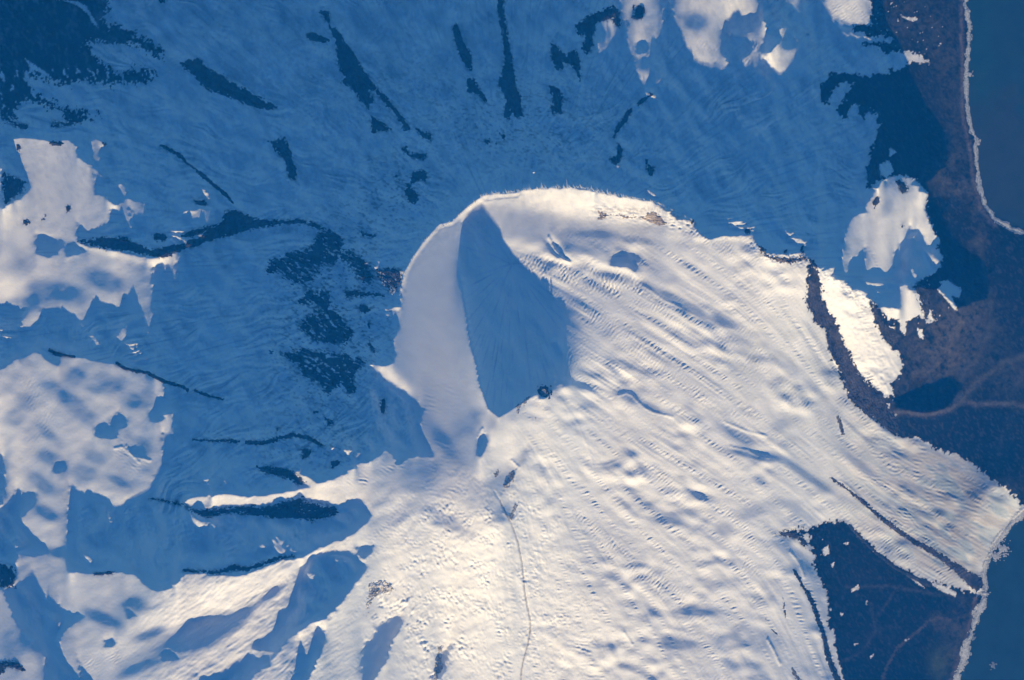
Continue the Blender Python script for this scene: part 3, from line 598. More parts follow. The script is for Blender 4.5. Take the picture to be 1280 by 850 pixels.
for line, w, k, c in (([(1105,518),(1130,515),(1160,519),(1190,512),(1205,501),(1225,506),(1270,505),(1300,512)], 3.2, .9, (.12,.10,.09)), ([(1203,502),(1220,480),(1235,470),(1258,452),(1290,444)], 4, .8, (.10,.09,.075)), ([(1224,300),(1232,335),(1240,370),(1241,410),(1222,450),(1205,470),(1198,500)], 4, .55, (.10,.09,.08)),
                      ([(1100,862),(1110,835),(1122,812),(1136,800),(1150,790),(1162,778),(1172,773),(1190,776)], 1.6, .6, (.12,.09,.085)), ([(1060,735),(1110,733),(1160,742),(1205,748)], 2.2, .35, (.09,.08,.08)), ([(1090,755),(1096,790),(1080,815),(1050,830)], 2, .3, (.09,.08,.08)), ([(1100,770),(1120,740)], 2, .3, (.09,.08,.08)),
                      ([(1203,-20),(1205,90),(1205,140),(1215,190),(1219,226),(1228,262),(1246,282)], 2.4, .75, (.16,.13,.13)), ([(1222,745),(1213,790),(1200,826),(1188,860)], 2.6, .7, (.14,.10,.10)), ([(1262,420),(1270,520),(1250,560)], 8, .12, (.1,.1,.09))):
    tint(lk * k * np.exp(-((linedist(line, 30) + .8 * ln2) / w) ** 2), c)
tint(lk * .7 * np.exp(-((GX - 1175) / 13) ** 2 - ((GY - 830) / 20) ** 2), (.07, .085, .04))
streak = noise(96, 2.5, 14, 1.0, 55, 2.5)
tint(lk * (.22 - .1 * land_s) * np.clip(streak - .4, 0, 1), (.13, .12, .13))
tint(lk * np.clip(n_low.astype(float), 0, 1) * .12 * np.clip(drift - .2, 0, 1.5), (.5, .55, .6))
dirty = np.zeros((H, W))
for line, w, k in (([(1012,667),(1018,695),(1024,720),(1036,745),(1040,775)], 2, .3), ([(1240,598),(1267,617)], 6, .35), ([(1193,566),(1216,580)], 4, .25), ([(820,258),(845,272),(866,280)], 6, .35), ([(745,262),(780,264),(810,262),(830,275)], 4, .35), ([(950,318),(985,324),(1010,322)], 5, .4), ([(905,297),(940,300)], 4, .25)):
    dirty = np.maximum(dirty, k * np.exp(-(linedist(line, 30) / w) ** 2) * np.clip(.5 + .9 * ln2, 0, 1.4))
tint(dirty * ~land, (.36, .31, .27))
beach = (coast > -4) & (coast < 1.2); 

# the sea: one sheet far past the frame, cut where it would run under the land
def sea():
    gx = np.r_[np.arange(-1600, 1180, 60.0), np.arange(1180, 1420, 4.0), np.arange(1420, 2881, 60.0)]; gy = np.r_[np.arange(-1600, -60, 60.0), np.arange(-60, 920, 4.0), np.arange(920, 2451, 60.0)]
    a, b = np.meshgrid(gx, gy)
    wx, wy = world_xy(a, b)
    v = np.stack([wx.ravel(), wy.ravel(), np.full(a.size, 0.0)], 1)
    n, m = a.shape
    i, j = np.meshgrid(np.arange(n - 1), np.arange(m - 1), indexing='ij'); i = i.ravel(); j = j.ravel()
    q = np.stack([(i + 1) * m + j, (i + 1) * m + j + 1, i * m + j + 1, i * m + j], 1)
    c = np.empty(a.shape + (3,)); c[:] = (.017, .046, .070)
    m1 = np.clip(1 - np.hypot((a - 1250) / 62, (b - 200) / 105) + .12 * sample(noise(107, 10, 60), a, b), 0, .35)[..., None] / .35   # silty water in the bay
    c[:] = c * (1 - m1 * .8) + np.array((.034, .046, .058)) * m1 * .8
    near = np.clip(1 - np.hypot((a - 1225) / 30, (b - 60) / 120), 0, 1)[..., None]; c[:] = c * (1 - .4 * near) + np.array((.012, .066, .070)) * .4 * near
    return mesh_object('sea', v, q, sea_material(), c.reshape(-1, 3))
tag(sea(), 'dark blue green sea beyond the surf line', 'sea', kind='structure')

ROCKY = np.zeros((H, W))                                    # filled in as the outcrops are built: rubble thins out round them
# ---- surf
def fine(x0, x1, y0, y1, step):
    a = np.arange(x0, x1 + step / 2, step); b = np.arange(y0, y1 + step / 2, step)
    return np.meshgrid(a, b)

def fine_piece(name, x, y, keep, z, mat, colour):
    n, m = x.shape
    cell = keep[:-1, :-1] | keep[1:, :-1] | keep[:-1, 1:] | keep[1:, 1:]
    i, j = np.nonzero(cell)
    if len(i) == 0: return None
    q = np.stack([(i + 1) * m + j, (i + 1) * m + j + 1, i * m + j + 1, i * m + j], 1)
    u, inv = np.unique(q.ravel(), return_inverse=True)
    wx, wy = world_xy(x.ravel()[u], y.ravel()[u])
    v = np.stack([wx, wy, z.ravel()[u] * S], 1)
    return mesh_object(name, v, inv.reshape(-1, 4), mat, colour.reshape(-1, 3)[u])

R1 = noise(101, 2.0, 8, 1.0); R2 = noise(102, 5, 40, 1.6); R3 = noise(103, 1.8, 4, .5); R4 = noise(104, 3, 14, 1.2)
def rough(x, y, f=1.0, k=0):
    """a finer grain than the plan grid: the same fields read at a larger scale"""
    return sample((R1, R3, R4, R2)[k], (x * f) % 1100 + 10, (y * f) % 800 + 10)

def surf(name, line, profile, label):
    p = np.array(line, float)
    x, y = fine(max(X0, p[:, 0].min() - 20), min(X1, p[:, 0].max() + 20), max(Y0, p[:, 1].min() - 20), min(Y1, p[:, 1].max() + 20), .6)
    d = sample(-coast, x, y)                                 # distance out to sea
    wdt = np.interp(y, [q[0] for q in profile], [q[1] for q in profile])
    out = np.interp(y, [q[0] for q in profile], [q[2] for q in profile])
    rr = rough(x, y, 1.3) * .55 + rough(x, y, 1.0, 3) * .5 + rough(x, y, 2.0, 1) * .3
    m = wdt * (1 + .42 * rr + .3 * rough(x, y, .35, 3)) - np.abs(d - out - .6 * rough(x, y, .6, 3))
    keep = m > 0
    z = .62 + .25 * np.clip(m, 0, 2) + .15 * rough(x, y, 2, 1)
    z = np.maximum(z, sample(hgt, x, y) + .12)
    c = np.empty(x.shape + (3,)); w = np.clip(.45 + .3 * rough(x, y, 1.7) + .12 * m, .12, 1)[..., None]
    c[:] = np.array((.80, .80, .80)) * w * .8 + np.array((.2, .24, .27)) * (1 - w)
    return tag(fine_piece(name, x, y, keep, z, M_FOAM, c), label, 'surf', kind='stuff')
surf('surf', COAST_A, [(-140,2.4,1.4),(0,2.6,1.6),(90,2.2,1.2),(140,1.6,.8),(170,2.2,1.6),(190,2.0,1.2),(230,1.8,.8),(262,2.2,1),(276,3.0,1.6),(330,3,1.6)], 'long pale surf line along the upper eastern beach')
surf('surf', COAST_B, [(600,3.0,2),(660,3.4,2),(690,2.6,1.2),(715,2.4,1),(735,4.4,4),(780,4.2,3.6),(820,3.8,3.2),(990,3.4,2.6)], 'broad ragged surf along the glacier front and southern beach')
def foam_patch(x0, y0, r, seed, label):
    x, y = fine(x0 - 2.2 * r, x0 + 2.2 * r, y0 - 2.2 * r, y0 + 2.2 * r, .4)
    m = 1 - np.hypot(x - x0, (y - y0) * .9) / r + .45 * rough(x + seed, y, 1.0, 2) + .3 * rough(x + seed, y, 1.6)
    z = .5 + .25 * np.clip(m, 0, 1.5)
    c = np.empty(x.shape + (3,)); c[:] = (.46, .47, .50) if x0 > 1245 or y0 < 300 else (.2, .23, .26)
    return tag(fine_piece('foam_patch', x, y, m > .12, z, M_FOAM, c), label, 'foam', 'foam patches off the beach')
foam_patch(1255, 688, 6.5, 0, 'largest pale foam patch just off the glacier front')
foam_patch(1247, 697, 4.2, 31, 'small pale foam patch close under the largest foam patch')
foam_patch(1219, 798, 3.0, 57, 'small round foam patch beside the southern surf line')
foam_patch(1243, 833, 3.2, 77, 'lone faint foam ring far out on the southern sea')
foam_patch(1214, 92, 2.6, 90, 'small foam tuft at the bend of the upper beach')
foam_patch(1225, 176, 3.2, 120, 'foam tuft where the upper beach turns inland')
# ---- rock that stands out of the snow: each outcrop a thing of its own
def ribbon(line):
    """x, y, half width along a line -> outline"""
    p = np.array([(a, b) for a, b, _ in line], float); w = np.array([c for _, _, c in line], float)
    t = np.gradient(p, axis=0); t /= np.hypot(t[:, 0], t[:, 1])[:, None] + 1e-9
    n = np.stack([-t[:, 1], t[:, 0]], 1) * w[:, None]
    return [tuple(q) for q in np.vstack([p + n, (p - n)[::-1]])]

def edge_distance(poly, x, y):
    d = np.full(x.shape, 1e9)
    n = len(poly)
    for i in range(n):
        (ax, ay), (bx, by) = poly[i], poly[(i + 1) % n]
        L = max(1e-9, (bx - ax) ** 2 + (by - ay) ** 2)
        t = np.clip(((x - ax) * (bx - ax) + (y - ay) * (by - ay)) / L, 0, 1)
        d = np.minimum(d, np.hypot(x - ax - t * (bx - ax), y - ay - t * (by - ay)))
    return np.where(inpoly(poly, x, y), d, -d)

def area(polys):
    t = 0
    for q in polys:
        p = np.array(q, float); t += abs((p[:, 0] * np.roll(p[:, 1], -1) - p[:, 1] * np.roll(p[:, 0], -1)).sum()) / 2
    return t

def perimeter(q):
    p = np.array(q, float); return float(np.hypot(*(p - np.roll(p, -1, 0)).T).sum())

def rock(name, polys, label, cat, *a, split=None, **k):
    """one object per outline when labels are a list, else one object for all outlines"""
    if isinstance(label, (list, tuple)):
        for q, l in zip(polys, label): rock_piece(name, [q], l, cat, *a, **k)
    else: rock_piece(name, polys, label, cat, *a, **k)

def rock_piece(name, polys, label, cat, cover=1.0, height=.5, colour=(.035, .035, .04), grain=1.3, ragged=1.0, group=None, step=.6, along=None):
    pts = np.array([p for q in polys for p in q], float)
    x, y = fine(pts[:, 0].min() - 6, pts[:, 0].max() + 6, pts[:, 1].min() - 6, pts[:, 1].max() + 6, step)
    wx = x + .9 * ragged * rough(x, y, 1.0) ; wy = y + .9 * ragged * rough(x + 300, y, 1.0)
    d = np.full(x.shape, -1e9)
    for q in polys: d = np.maximum(d, edge_distance(q, wx, wy))
    fx, fy = (x, y)
    if along is None:                                        # the grain follows the outcrop's own length
        q = np.array(max(polys, key=lambda t: area([t])), float); ev, vec = np.linalg.eigh(np.cov(q.T)); along = math.degrees(math.atan2(vec[1, 1], vec[0, 1]))
    if along is not None:                                    # streaks drawn out along a direction
        a = math.radians(along); u = (x - 640) * math.cos(a) + (y - 425) * math.sin(a); v = -(x - 640) * math.sin(a) + (y - 425) * math.cos(a)
        fx, fy = u * .4 + 640, v + 425
    n = .5 * rough(fx, fy, 1.0, 2) + .45 * rough(fx, fy, grain) + .3 * rough(fx, fy, 2.0, 1) + .4 * rough(fx, fy, 1.0, 3)
    wide = min(1.0, max(2 * area([q]) / perimeter(q) for q in polys) / 20)             # big outcrops fray far in, thin ribs hardly
    lift = np.clip(d, -4, 3.5) * (.55 - .30 * wide) + n * ((.2 if 'rib' in name or 'moraine' in name else .42) + (.68 if 'rib' in name or 'moraine' in name else .45) * wide) - 1.65 * (1 - cover) + .2 - .1 * wide
    lift = np.where(d < -4 * wide - .8, -1, lift)
    keep = lift > -.2
    z = sample(hgt, x, y) + np.clip(lift, -.8, 1.6) * height + np.where(lift > 0, .12, -.12)
    c = np.empty(x.shape + (3,)); c[:] = colour
    k = np.clip(1 + .35 * rough(x, y, 1.6) + .25 * rough(x + 77, y, .7, 3), .35, 2.2)
    c *= k[..., None]
    if colour[0] < .1:
        for q in polys: ROCKY[inpoly(q, GX, GY)] = 1
    o = fine_piece(name, x, y, keep, z, M_ROCK, c)
    return tag(o, label, cat, group)

G = 'rock outcrops in the shaded snow'
rock('rock_rib', [[(225,79),(236,75),(247,73),(256,82),(266,88),(280,96),(295,106),(319,120),(346,134),(335,137),(318,131),(303,127),(290,121),(276,116),(263,114),(254,106),(245,96),(236,88)]], 'broad tapering rock rib slanting down through shaded snow, nearest the dark corner', 'rock rib', 1.1, group=G)
rock('rock_outcrop', [[(399,12),(410,13),(412,27),(406,25)]], 'small oval rock at the head of the longest rock rib', 'rock', 1.0, group=G)
rock('rock_rib', [[(410,31),(419,35),(430,50),(440,64),(451,82),(467,104),(483,122),(499,141),(515,162),(505,161),(496,145),(480,128),(469,114),(461,112),(466,124),(461,138),(453,128),(438,109),(424,101),(432,96),(420,77),(421,56)]], 'longest rock rib, speckled with snow, slanting from the top edge', 'rock rib', .88, group=G)
rock('rock_outcrop', [[(464,145),(475,151),(491,165),(474,162),(466,166)]], 'small triangular rock beside the lower end of the longest rib', 'rock', .95, group=G)
rock('rock_outcrop', [[(382,42),(390,40),(411,49),(398,52),(388,49)]], 'leaf shaped rock left of the longest rib', 'rock', 1.05, group=G)
rock('rock_rib', [[(565,35),(570,28),(575,40),(581,53),(590,69),(589,88),(583,84),(578,74),(570,55)]], 'upper half of the broken rib, with a pointed head', 'rock rib', .95, group=G)
rock('rock_rib', [[(584,97),(592,98),(600,112),(608,125),(606,128),(597,117),(584,114)]], 'lower half of the broken rib, ending in a hooked tail', 'rock rib', 1.0, group=G)
rock('rock_rib', [[(621,-20),(628,-20),(630,15),(636,53),(641,80),(645,106),(651,122),(655,146),(644,146),(640,135),(636,150),(630,144),(634,125),(623,106),(627,90),(631,75),(628,40),(623,15)]], 'long narrow rock rib running straight down from the top edge', 'rock rib', .98, group=G)
rock('rock_rib', [[(718,30),(740,17),(769,6),(775,18),(778,32),(771,34),(764,22),(747,29),(741,45),(741,62),(734,68),(727,60),(733,42),(722,43)], [(689,51),(697,58),(708,70),(719,60),(724,74),(727,106),(716,82),(703,77),(707,88),(695,86),(688,70)]], ['rock wall hooked round the foot of the sunlit upper peak','forked rock wall left of the hooked one'], 'rock wall', .8, group=G, along=60)
rock('rock_outcrop', [[(685,106),(700,112),(705,122),(702,143),(690,142),(690,120)]], 'purplish upright rock below the branching rock wall', 'rock', .78, group=G)
rock('rock_rib', [ribbon([(816,117,1.2),(806,124,2),(797,131,1.4)]), [(791,136),(785,137),(777,150),(768,162),(766,175),(774,162),(784,152)]], ['short upper rib below the lit snow teeth','longer lower rib below the lit snow teeth'], 'rock rib', .95, group=G)
rock('rock_outcrop', [[(771,178),(778,184),(779,199),(769,208),(760,199),(770,195)]], 'ragged rock just under the slanting pair of ribs', 'rock', .75, group=G)
rock('rock_outcrop', [[(806,197),(813,206),(818,211),(814,222),(808,212)]], 'small rock spike in shaded snow above the bright crest', 'rock', .85, group=G)
rock('rock_outcrop', [[(337,176),(346,176),(355,170),(360,183),(365,199),(370,210),(370,228),(361,222),(357,202),(347,191)]], 'ragged chain of rocks left of centre in the upper shade', 'rock', .82, group=G)
rock('rock_rib', [ribbon([(200,181,1),(214,188,1.8),(227,196,2.2),(231,202,1),(244,211,1),(254,220,2.2),(266,230,1.4),(282,243,1.6),(292,254,.8)])], 'thin curving rock line above the rocky ridge', 'rock rib', 1.0, group=G, ragged=.5)
rock('rock_outcrop', [[(487,214),(497,220),(502,229),(512,228),(516,214),(528,212),(536,216),(533,230),(522,226),(516,232),(524,244),(521,256),(512,254),(505,240),(508,232),(494,224)]], 'scattered rock bits above the western crest', 'rock', .62, group=G, grain=1.8)
rock('rock_outcrop', [[(517,158),(527,163),(541,168),(540,178),(528,172)], [(500,186),(508,182),(512,192),(534,191),(532,200),(514,198)]], ['upper of two broken rock bits at the foot of the longest rib','lower zigzag rock bit at the foot of the longest rib'], 'rock', .66, group=G, grain=1.8)
rock('rock_outcrop', [[(604,175),(612,173),(614,179),(606,180)], [(617,177),(623,178),(620,182)], [(624,166),(634,168),(630,176)]], ['leftmost of three tiny rocks in a row below the broken rib','smallest middle one of three tiny rocks below the broken rib','rightmost of three tiny rocks in a row below the broken rib'], 'rock', .8, group=G)
rock('rock_outcrop', [[(448,288),(458,291),(474,294),(468,297),(452,295)]], 'faint flat rock in shade below the scattered bits', 'rock', .6, group=G) 
rock('rocky_ridge', [[(98,302),(112,300),(128,297),(145,296),(159,298),(175,307),(195,312),(207,310),(225,305),(240,300),(253,296),(262,284),(276,280),(282,264),(290,262),(303,266),(319,274),(340,276),(376,274),(398,281),(422,298),(403,288),(382,280),(350,281),(325,285),(300,290),(280,296),(258,303),(240,310),(222,316),(205,322),(190,320),(170,317),(150,313),(128,310),(112,307)]], 'long dark rocky ridge with snowy teeth crossing the western lit snowfield', 'rock ridge', .86, .7, (.035,.034,.038), 1.6)
rock('rock_outcrop', [[(240,250),(255,250),(262,256),(250,258)], [(228,300-4),(240,288),(262,282),(258,290),(240,296)], [(191,292),(200,291),(209,296),(206,302),(194,300)]], ['small rock above the bulge of the western rocky ridge','rock spur on the thick right part of the western rocky ridge','small oval rock in shade just above the western rocky ridge'], 'rock', .85, group='small rocks of the western ridge')
rock('rocky_slope', [[(400,287),(412,286),(424,293),(430,308),(443,314),(459,328),(470,352),(459,357),(446,344),(438,331),(424,322),(418,330),(404,332),(400,342),(384,357),(363,352),(352,340),(331,344),(337,328),(352,320),(372,314),(393,306)]], 'large snow-veined rocky slope west of the crater', 'rocky slope', .74, .6, (.028,.03,.035), 1.5, along=30)
rock('rocky_slope', [[(387,362),(411,364),(414,380),(428,396),(443,417),(438,429),(410,427),(390,425),(374,408),(388,396),(398,380),(384,382),(371,380)]], 'middle snow-veined rocky patch below the large rocky slope', 'rocky slope', .74, .6, (.028,.03,.035), 1.5, along=40)
rock('rocky_slope', [[(342,441),(358,441),(374,437),(400,440),(427,444),(459,452),(446,462),(443,473),(447,484),(438,494),(427,476),(411,491),(398,480),(384,470),(370,456),(360,448)]], 'lowest snow-veined rocky patch, pointed at its lower left end', 'rocky slope', .78, .6, (.028,.03,.035), 1.5, along=25)
rock('rock_outcrop', [[(430,365),(444,362),(458,366),(474,366),(484,370),(470,370),(446,370),(434,372)]], 'thin rock strip under the snowy notch of the western crest', 'rock', .85)
rock('rock_outcrop', [[(449,380),(458,381),(464,388),(456,392),(450,388)], [(458,400),(465,404),(462,412)], [(459,418),(468,434),(470,442),(462,434)]], ['small squarish rock left of the notch in the western crest','tiny rock below the squarish one left of the crater crest','thin rock spike left of the crater crest'], 'rock', .7)
rock('rock_outcrop', [[(476,497),(482,498),(483,518),(476,512)]], 'faint upright rock under the southern notch of the crest', 'rock', .62)
rock('rock_rib', [ribbon([(242,549,1.2),(262,550,1),(290,550,2.2),(302,552,.8)]), ribbon([(308,551,2),(331,553,2.6),(350,547,2.4),(368,543,2.6),(385,546,2.2),(405,556,2)])], ['thin left piece of the broken rock line in the western shade','thicker right piece of the broken rock line in the western shade'], 'rock rib', .9, ragged=.7)
rock('rock_rib', [ribbon([(62,437,1.4),(72,442,2.2),(95,446,1)]), ribbon([(146,454,1.4),(160,461,1.6),(186,466,1.4),(208,477,2),(228,482,1),(237,488,1.6)]), ribbon([(244,488,1.4),(262,494,1.4),(281,499,.9)])], ['short dark rock line at the upper left of the lit hummocks','dark rock line at the upper right edge of the lit hummocks','thin detached rock line right of the lit hummocks'], 'rock rib', 1.05, ragged=.5)
rock('rock_outcrop', [[(323,582),(340,581),(360,585),(372,590),(384,602),(376,605),(360,597),(345,592),(330,591)]], 'dark rock hugging the upper side of the sunlit snow ridge', 'rock', .8)
rock('rock_outcrop', [[(416,576),(426,572),(424,582),(416,583)]], 'tiny square rock in the shade above the snow ridge', 'rock', .85)
rock('rock_outcrop', [[(390,515),(400,510),(398,517)], [(345,536),(352,532),(349,543)], [(378,560),(394,561),(388,570),(378,574)], [(406,520),(420,526),(412,534)]], ['tiny rock bit right above the thin broken rock line','tiny rock bit resting on the thin broken rock line','larger rock bit just below the thin broken rock line','faint rock bit at the right above the thin broken rock line'], 'rock', .68)
rock('rocky_ridge', [ribbon([(187,622,1),(205,624,1.6),(229,629,2.4)]), [(229,626),(247,637),(276,633),(310,632),(330,632),(345,629),(376,619),(386,625),(398,628),(420,632),(425,640),(410,646),(390,650),(365,646),(337,645),(310,642),(285,640),(262,646),(247,642),(236,636)]], ['thin rock line leading to the sunlit snow ridge','rock face under the thin sunlit snow ridge'], 'rock ridge', .72, .6, (.03,.03,.035), 1.5)
rock('rock_rib', [ribbon([(231,710,2),(250,712,1.4),(279,713,2.6),(294,707,4),(312,709,2.4),(335,701,2.4),(352,695,2),(372,693,1.4)])], 'broken rock edge along the foot of the shaded valley', 'rock rib', .78, .4)
rock('rock_rib', [ribbon([(120,716,1.4),(132,715,2.2),(146,714,1.4)])], 'little row of rocks at the lower left corner of the shaded valley', 'rock', .85)
rock('rock_outcrop', [[(-6,700),(8,704),(18,708),(22,720),(20,732),(8,733),(-6,728)]], 'dark rock at the left edge below the shaded slope', 'rock', .8)
rock('rock_outcrop', [[(-6,828),(10,824),(28,826),(34,836),(24,836),(12,830),(4,842),(-6,846)]], 'dark rock around a snowy knob in the lower left corner', 'rock', .8)
rock('rock_outcrop', [[(4,215),(20,222),(34,226),(30,240),(18,248),(6,256),(4,240)]], 'snow-flecked rock at the left edge of the western snowfield', 'rock', .66, grain=1.8)
rock('rock_outcrop', [[(83,258),(90,256),(88,264),(84,266)], [(30,274),(37,275),(36,281),(30,280)], [(52,276),(58,268),(56,276)], [(61,177),(80,178),(76,182),(66,182)], [(126,176),(134,180),(130,183)], [(20,180),(27,184),(22,190)]], ['small dark rock at the right edge of the smooth western snowfield','small dark rock near the left side of the smooth western snowfield','thin rock sliver in the middle of the smooth western snowfield','flat dark rock on the upper edge of the smooth western snowfield','little rock beside the lit snow streak above the snowfield','small rock at the upper left tip of the western snowfield'], 'rock', .85)
rock('rock_outcrop', [ribbon([(64,151,1),(84,156,3),(100,148,1.4)]), [(62,152),(76,154),(74,160),(64,158)], [(2,148),(16,152),(36,156),(36,161),(20,160)]], ['faint rock strip along the lower edge of the dark corner','small faint rock right above the western snowfield','faint rock at the left edge under the dark corner'], 'rock', .62)
rock('rock_outcrop', [[(792,8),(801,6),(806,12),(805,20),(798,25),(790,22),(793,15)]], 'dark rock hollow on the sunlit upper peak', 'rock', .95)
rock('rock_ridge', [[(1012,326),(1017,330),(1022,340),(1022,352),(1026,372),(1030,384),(1040,396),(1052,420),(1057,436),(1068,455),(1076,472),(1090,482),(1104,500),(1114,512),(1126,530),(1122,544),(1100,528),(1079,512),(1066,501),(1058,483),(1050,459),(1040,444),(1037,432),(1034,412),(1018,400),(1009,378),(1011,358),(1011,340)]], 'long dark rock band between two sunlit snow lobes', 'rock ridge', .98, .6, (.042,.038,.044), 1.4)
rock('rock_outcrop', [[(947,305),(957,312),(960,318),(975,322),(992,322),(1006,320),(1008,326),(990,330),(972,329),(958,324),(948,316)]], 'brown broken rock along the eastern crest', 'rock', .55, .6, (.14,.115,.095), 1.8)
rock('rock_outcrop', [[(745,262),(752,264),(765,268),(790,268),(805,270),(812,262),(822,266),(834,280),(822,284),(806,276),(780,274),(760,272),(748,276)]], 'tan broken ledge below the brightest part of the crest', 'rock ledge', .45, .5, (.30,.25,.20), 1.8)
rock('rock_outcrop', [[(978,316),(984,311),(982,318)], [(999,314),(1003,307),(1004,318)], [(930,288),(938,285),(936,295)], [(860,278),(866,276),(866,282)]], ['dark rock tooth in the middle of the eastern crest','sharp rock tooth at the right end of the eastern crest','rock tooth beside the little snow spire of the eastern crest','rock tooth at the step in the bright northern crest'], 'rock', .95, 1.0)
rock('rock_ridge', [[(1085,372),(1094,380),(1100,396),(1106,404),(1120,412),(1128,420),(1120,430),(1110,428),(1100,412),(1093,396)], [(1140,357),(1150,352),(1158,356),(1166,370),(1164,384),(1160,400),(1155,392),(1150,376)]], ['broken rock edge along the right side of the eastern snow lobe','broken rock right of the small lit snow patch in the east'], 'rock ridge', .62, .7, (.04,.038,.042), 1.6, along=65)
rock('rock_outcrop', [[(1120,226),(1130,226),(1138,236),(1132,242),(1124,236)], [(1090,253),(1098,244),(1100,252),(1093,260)], [(1128,278),(1132,282),(1128,284)]], ['grey rock at the tip of the small eastern snow peak','grey rock on the left flank of the small eastern snow peak','tiny rock low on the small eastern snow peak'], 'rock', .72)
rock('rock_outcrop', [[(1084,222),(1092,206),(1100,214),(1096,226),(1086,236)]], 'dark rock left of the tip of the eastern snow peak', 'rock', .9)
rock('rock_outcrop', [[(468,332),(478,336),(490,334),(502,336),(503,348),(497,362),(490,368),(480,358),(472,346)]], 'jagged rock in the snowy notch of the western crest', 'rock', .55, .8, (.04, .04, .045), 1.8)
rock('medial_moraine', [ribbon([(1040,598,.5),(1058,610,.8),(1073,622,1.2),(1091,638,1.6),(1110,654,1.9),(1137,673,2.2),(1163,688,2.6),(1185,702,3.0),(1205,716,5.0),(1222,729,8.0),(1229,734,8.0)])], 'dark debris stripe between the wide glacier and its narrow tongue', 'moraine', 1.12, .35, (.05,.045,.055), 1.6, .9)
rock('lateral_moraine', [ribbon([(1062,657,.8),(1078,674,1.2),(1099,694,1.4),(1121,710,1.6),(1142,722,2.0),(1166,733,2.4)])], 'thin dark debris edge along the lower side of the glacier tongue', 'moraine', 1.15, .3, (.035,.035,.045), 1.6, .7)
rock('lateral_moraine', [ribbon([(993,712,1.0),(998,722,1.4),(1003,732,.7),(1010,742,1.8),(1018,758,2.2),(1024,776,2.0),(1030,793,2.2),(1035,815,2.6),(1041,834,2.6),(1048,852,3),(1056,880,3)])], 'dark curving debris line inside the snow edge of the southern lowland', 'moraine', 1.12, .35, (.03,.035,.045), 1.6, .9)
rock('rock_outcrop', [[(969,666),(985,662),(996,665),(1008,672),(1011,684),(1004,682),(996,674),(982,671)]], 'broken rock fringe at the upper tip of the southern lowland', 'rock', .66, .4, (.05,.045,.045), 1.8)
rock('debris_streak', [ribbon([(1048,520,1.2),(1050,527,1.7),(1053,536,1.7),(1055,543,1.0)])], 'short brown streak of debris on the wide glacier', 'debris', 1.1, .25, (.13,.115,.10), 1.6, .4)
rock('debris_streak', [ribbon([(957,774,1),(964,786,1.2),(974,796,1.2),(986,800,1)]), ribbon([(978,746,1.2),(980,760,2),(983,778,1)])], ['curved grey debris streak on snow left of the southern lowland','upright grey debris streak above the curved one'], 'debris', .6, .3, (.2,.19,.19), 1.8, .6)
rock('debris_streak', [ribbon([(990,836,1),(996,846,2),(1004,856,2)])], 'short dark debris streak at the bottom edge', 'debris', .85, .3, (.16,.15,.15), 1.8, .5)
rock('rock_outcrop', [[(545,806),(556,806),(552,818),(554,832),(548,852),(544,862),(540,850),(544,830)]], 'snow-choked rocks on the bright southern slope near the bottom edge', 'rock', .45, 1.2, (.34,.33,.32), 1.8)
rock('rock_outcrop', [[(460,728),(475,722),(490,724),(498,736),(488,742),(476,740),(468,750),(462,768),(456,776),(458,752)]], 'greyish rock steps above the shaded gully on the lower slope', 'rock', .36, 1.4, (.5,.48,.46), 1.8)
rock('rock_outcrop', [[(634,595),(641,583),(646,590),(642,604),(632,612),(628,606)], [(616,592),(622,584),(628,586),(620,598)], [(634,645),(642,630),(650,622),(646,634),(640,652)]], ['largest grey rock above the head of the long crack','grey rock sliver left of the largest one above the long crack','grey rock strip at the bend of the long crack'], 'rock', .5, .5, (.36,.34,.33), 1.8)
rock('rock_outcrop', [[(644,505),(656,498),(664,492),(660,502),(650,512),(645,520)], [(666,520),(672,521),(670,526)]], ['grey rock crumbs left of the dark volcanic vent','single grey rock crumb below the dark volcanic vent'], 'rock', .5, .5, (.36,.34,.33), 1.8)

halo = np.clip(blur(ROCKY, 2.2) * 1.5, 0, 1) * np.clip(.35 + .75 * vein + .4 * R0, 0, 1) * ~land
tint(np.clip(halo, 0, .85), (.085, .09, .10))
edge = np.clip(blur(land.astype(float), 1.8) * 1.6, 0, 1) * np.clip(.25 + .7 * R0, 0, 1) * ~land
tint(edge * .75, (.12, .115, .12))
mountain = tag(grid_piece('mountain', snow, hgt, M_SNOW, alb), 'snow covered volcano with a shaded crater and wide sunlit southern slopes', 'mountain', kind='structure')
tag(grid_piece('glacier', gl, hgt, M_ICE, alb), 'wide crevassed glacier running down from the crater slopes to the surf', 'glacier', kind='structure')
tag(grid_piece('glacier', tg, hgt, M_ICE, alb), 'narrow glacier tongue below the dark moraine stripe, ending at the shore', 'glacier', kind='structure')
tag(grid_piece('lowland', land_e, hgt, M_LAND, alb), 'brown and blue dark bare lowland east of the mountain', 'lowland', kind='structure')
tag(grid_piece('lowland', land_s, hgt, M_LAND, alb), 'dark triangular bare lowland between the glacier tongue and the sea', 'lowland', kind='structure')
tag(grid_piece('lowland', land_n, hgt, M_LAND, alb), 'dark snow-streaked lowland in deep shade in the corner', 'lowland', kind='structure')

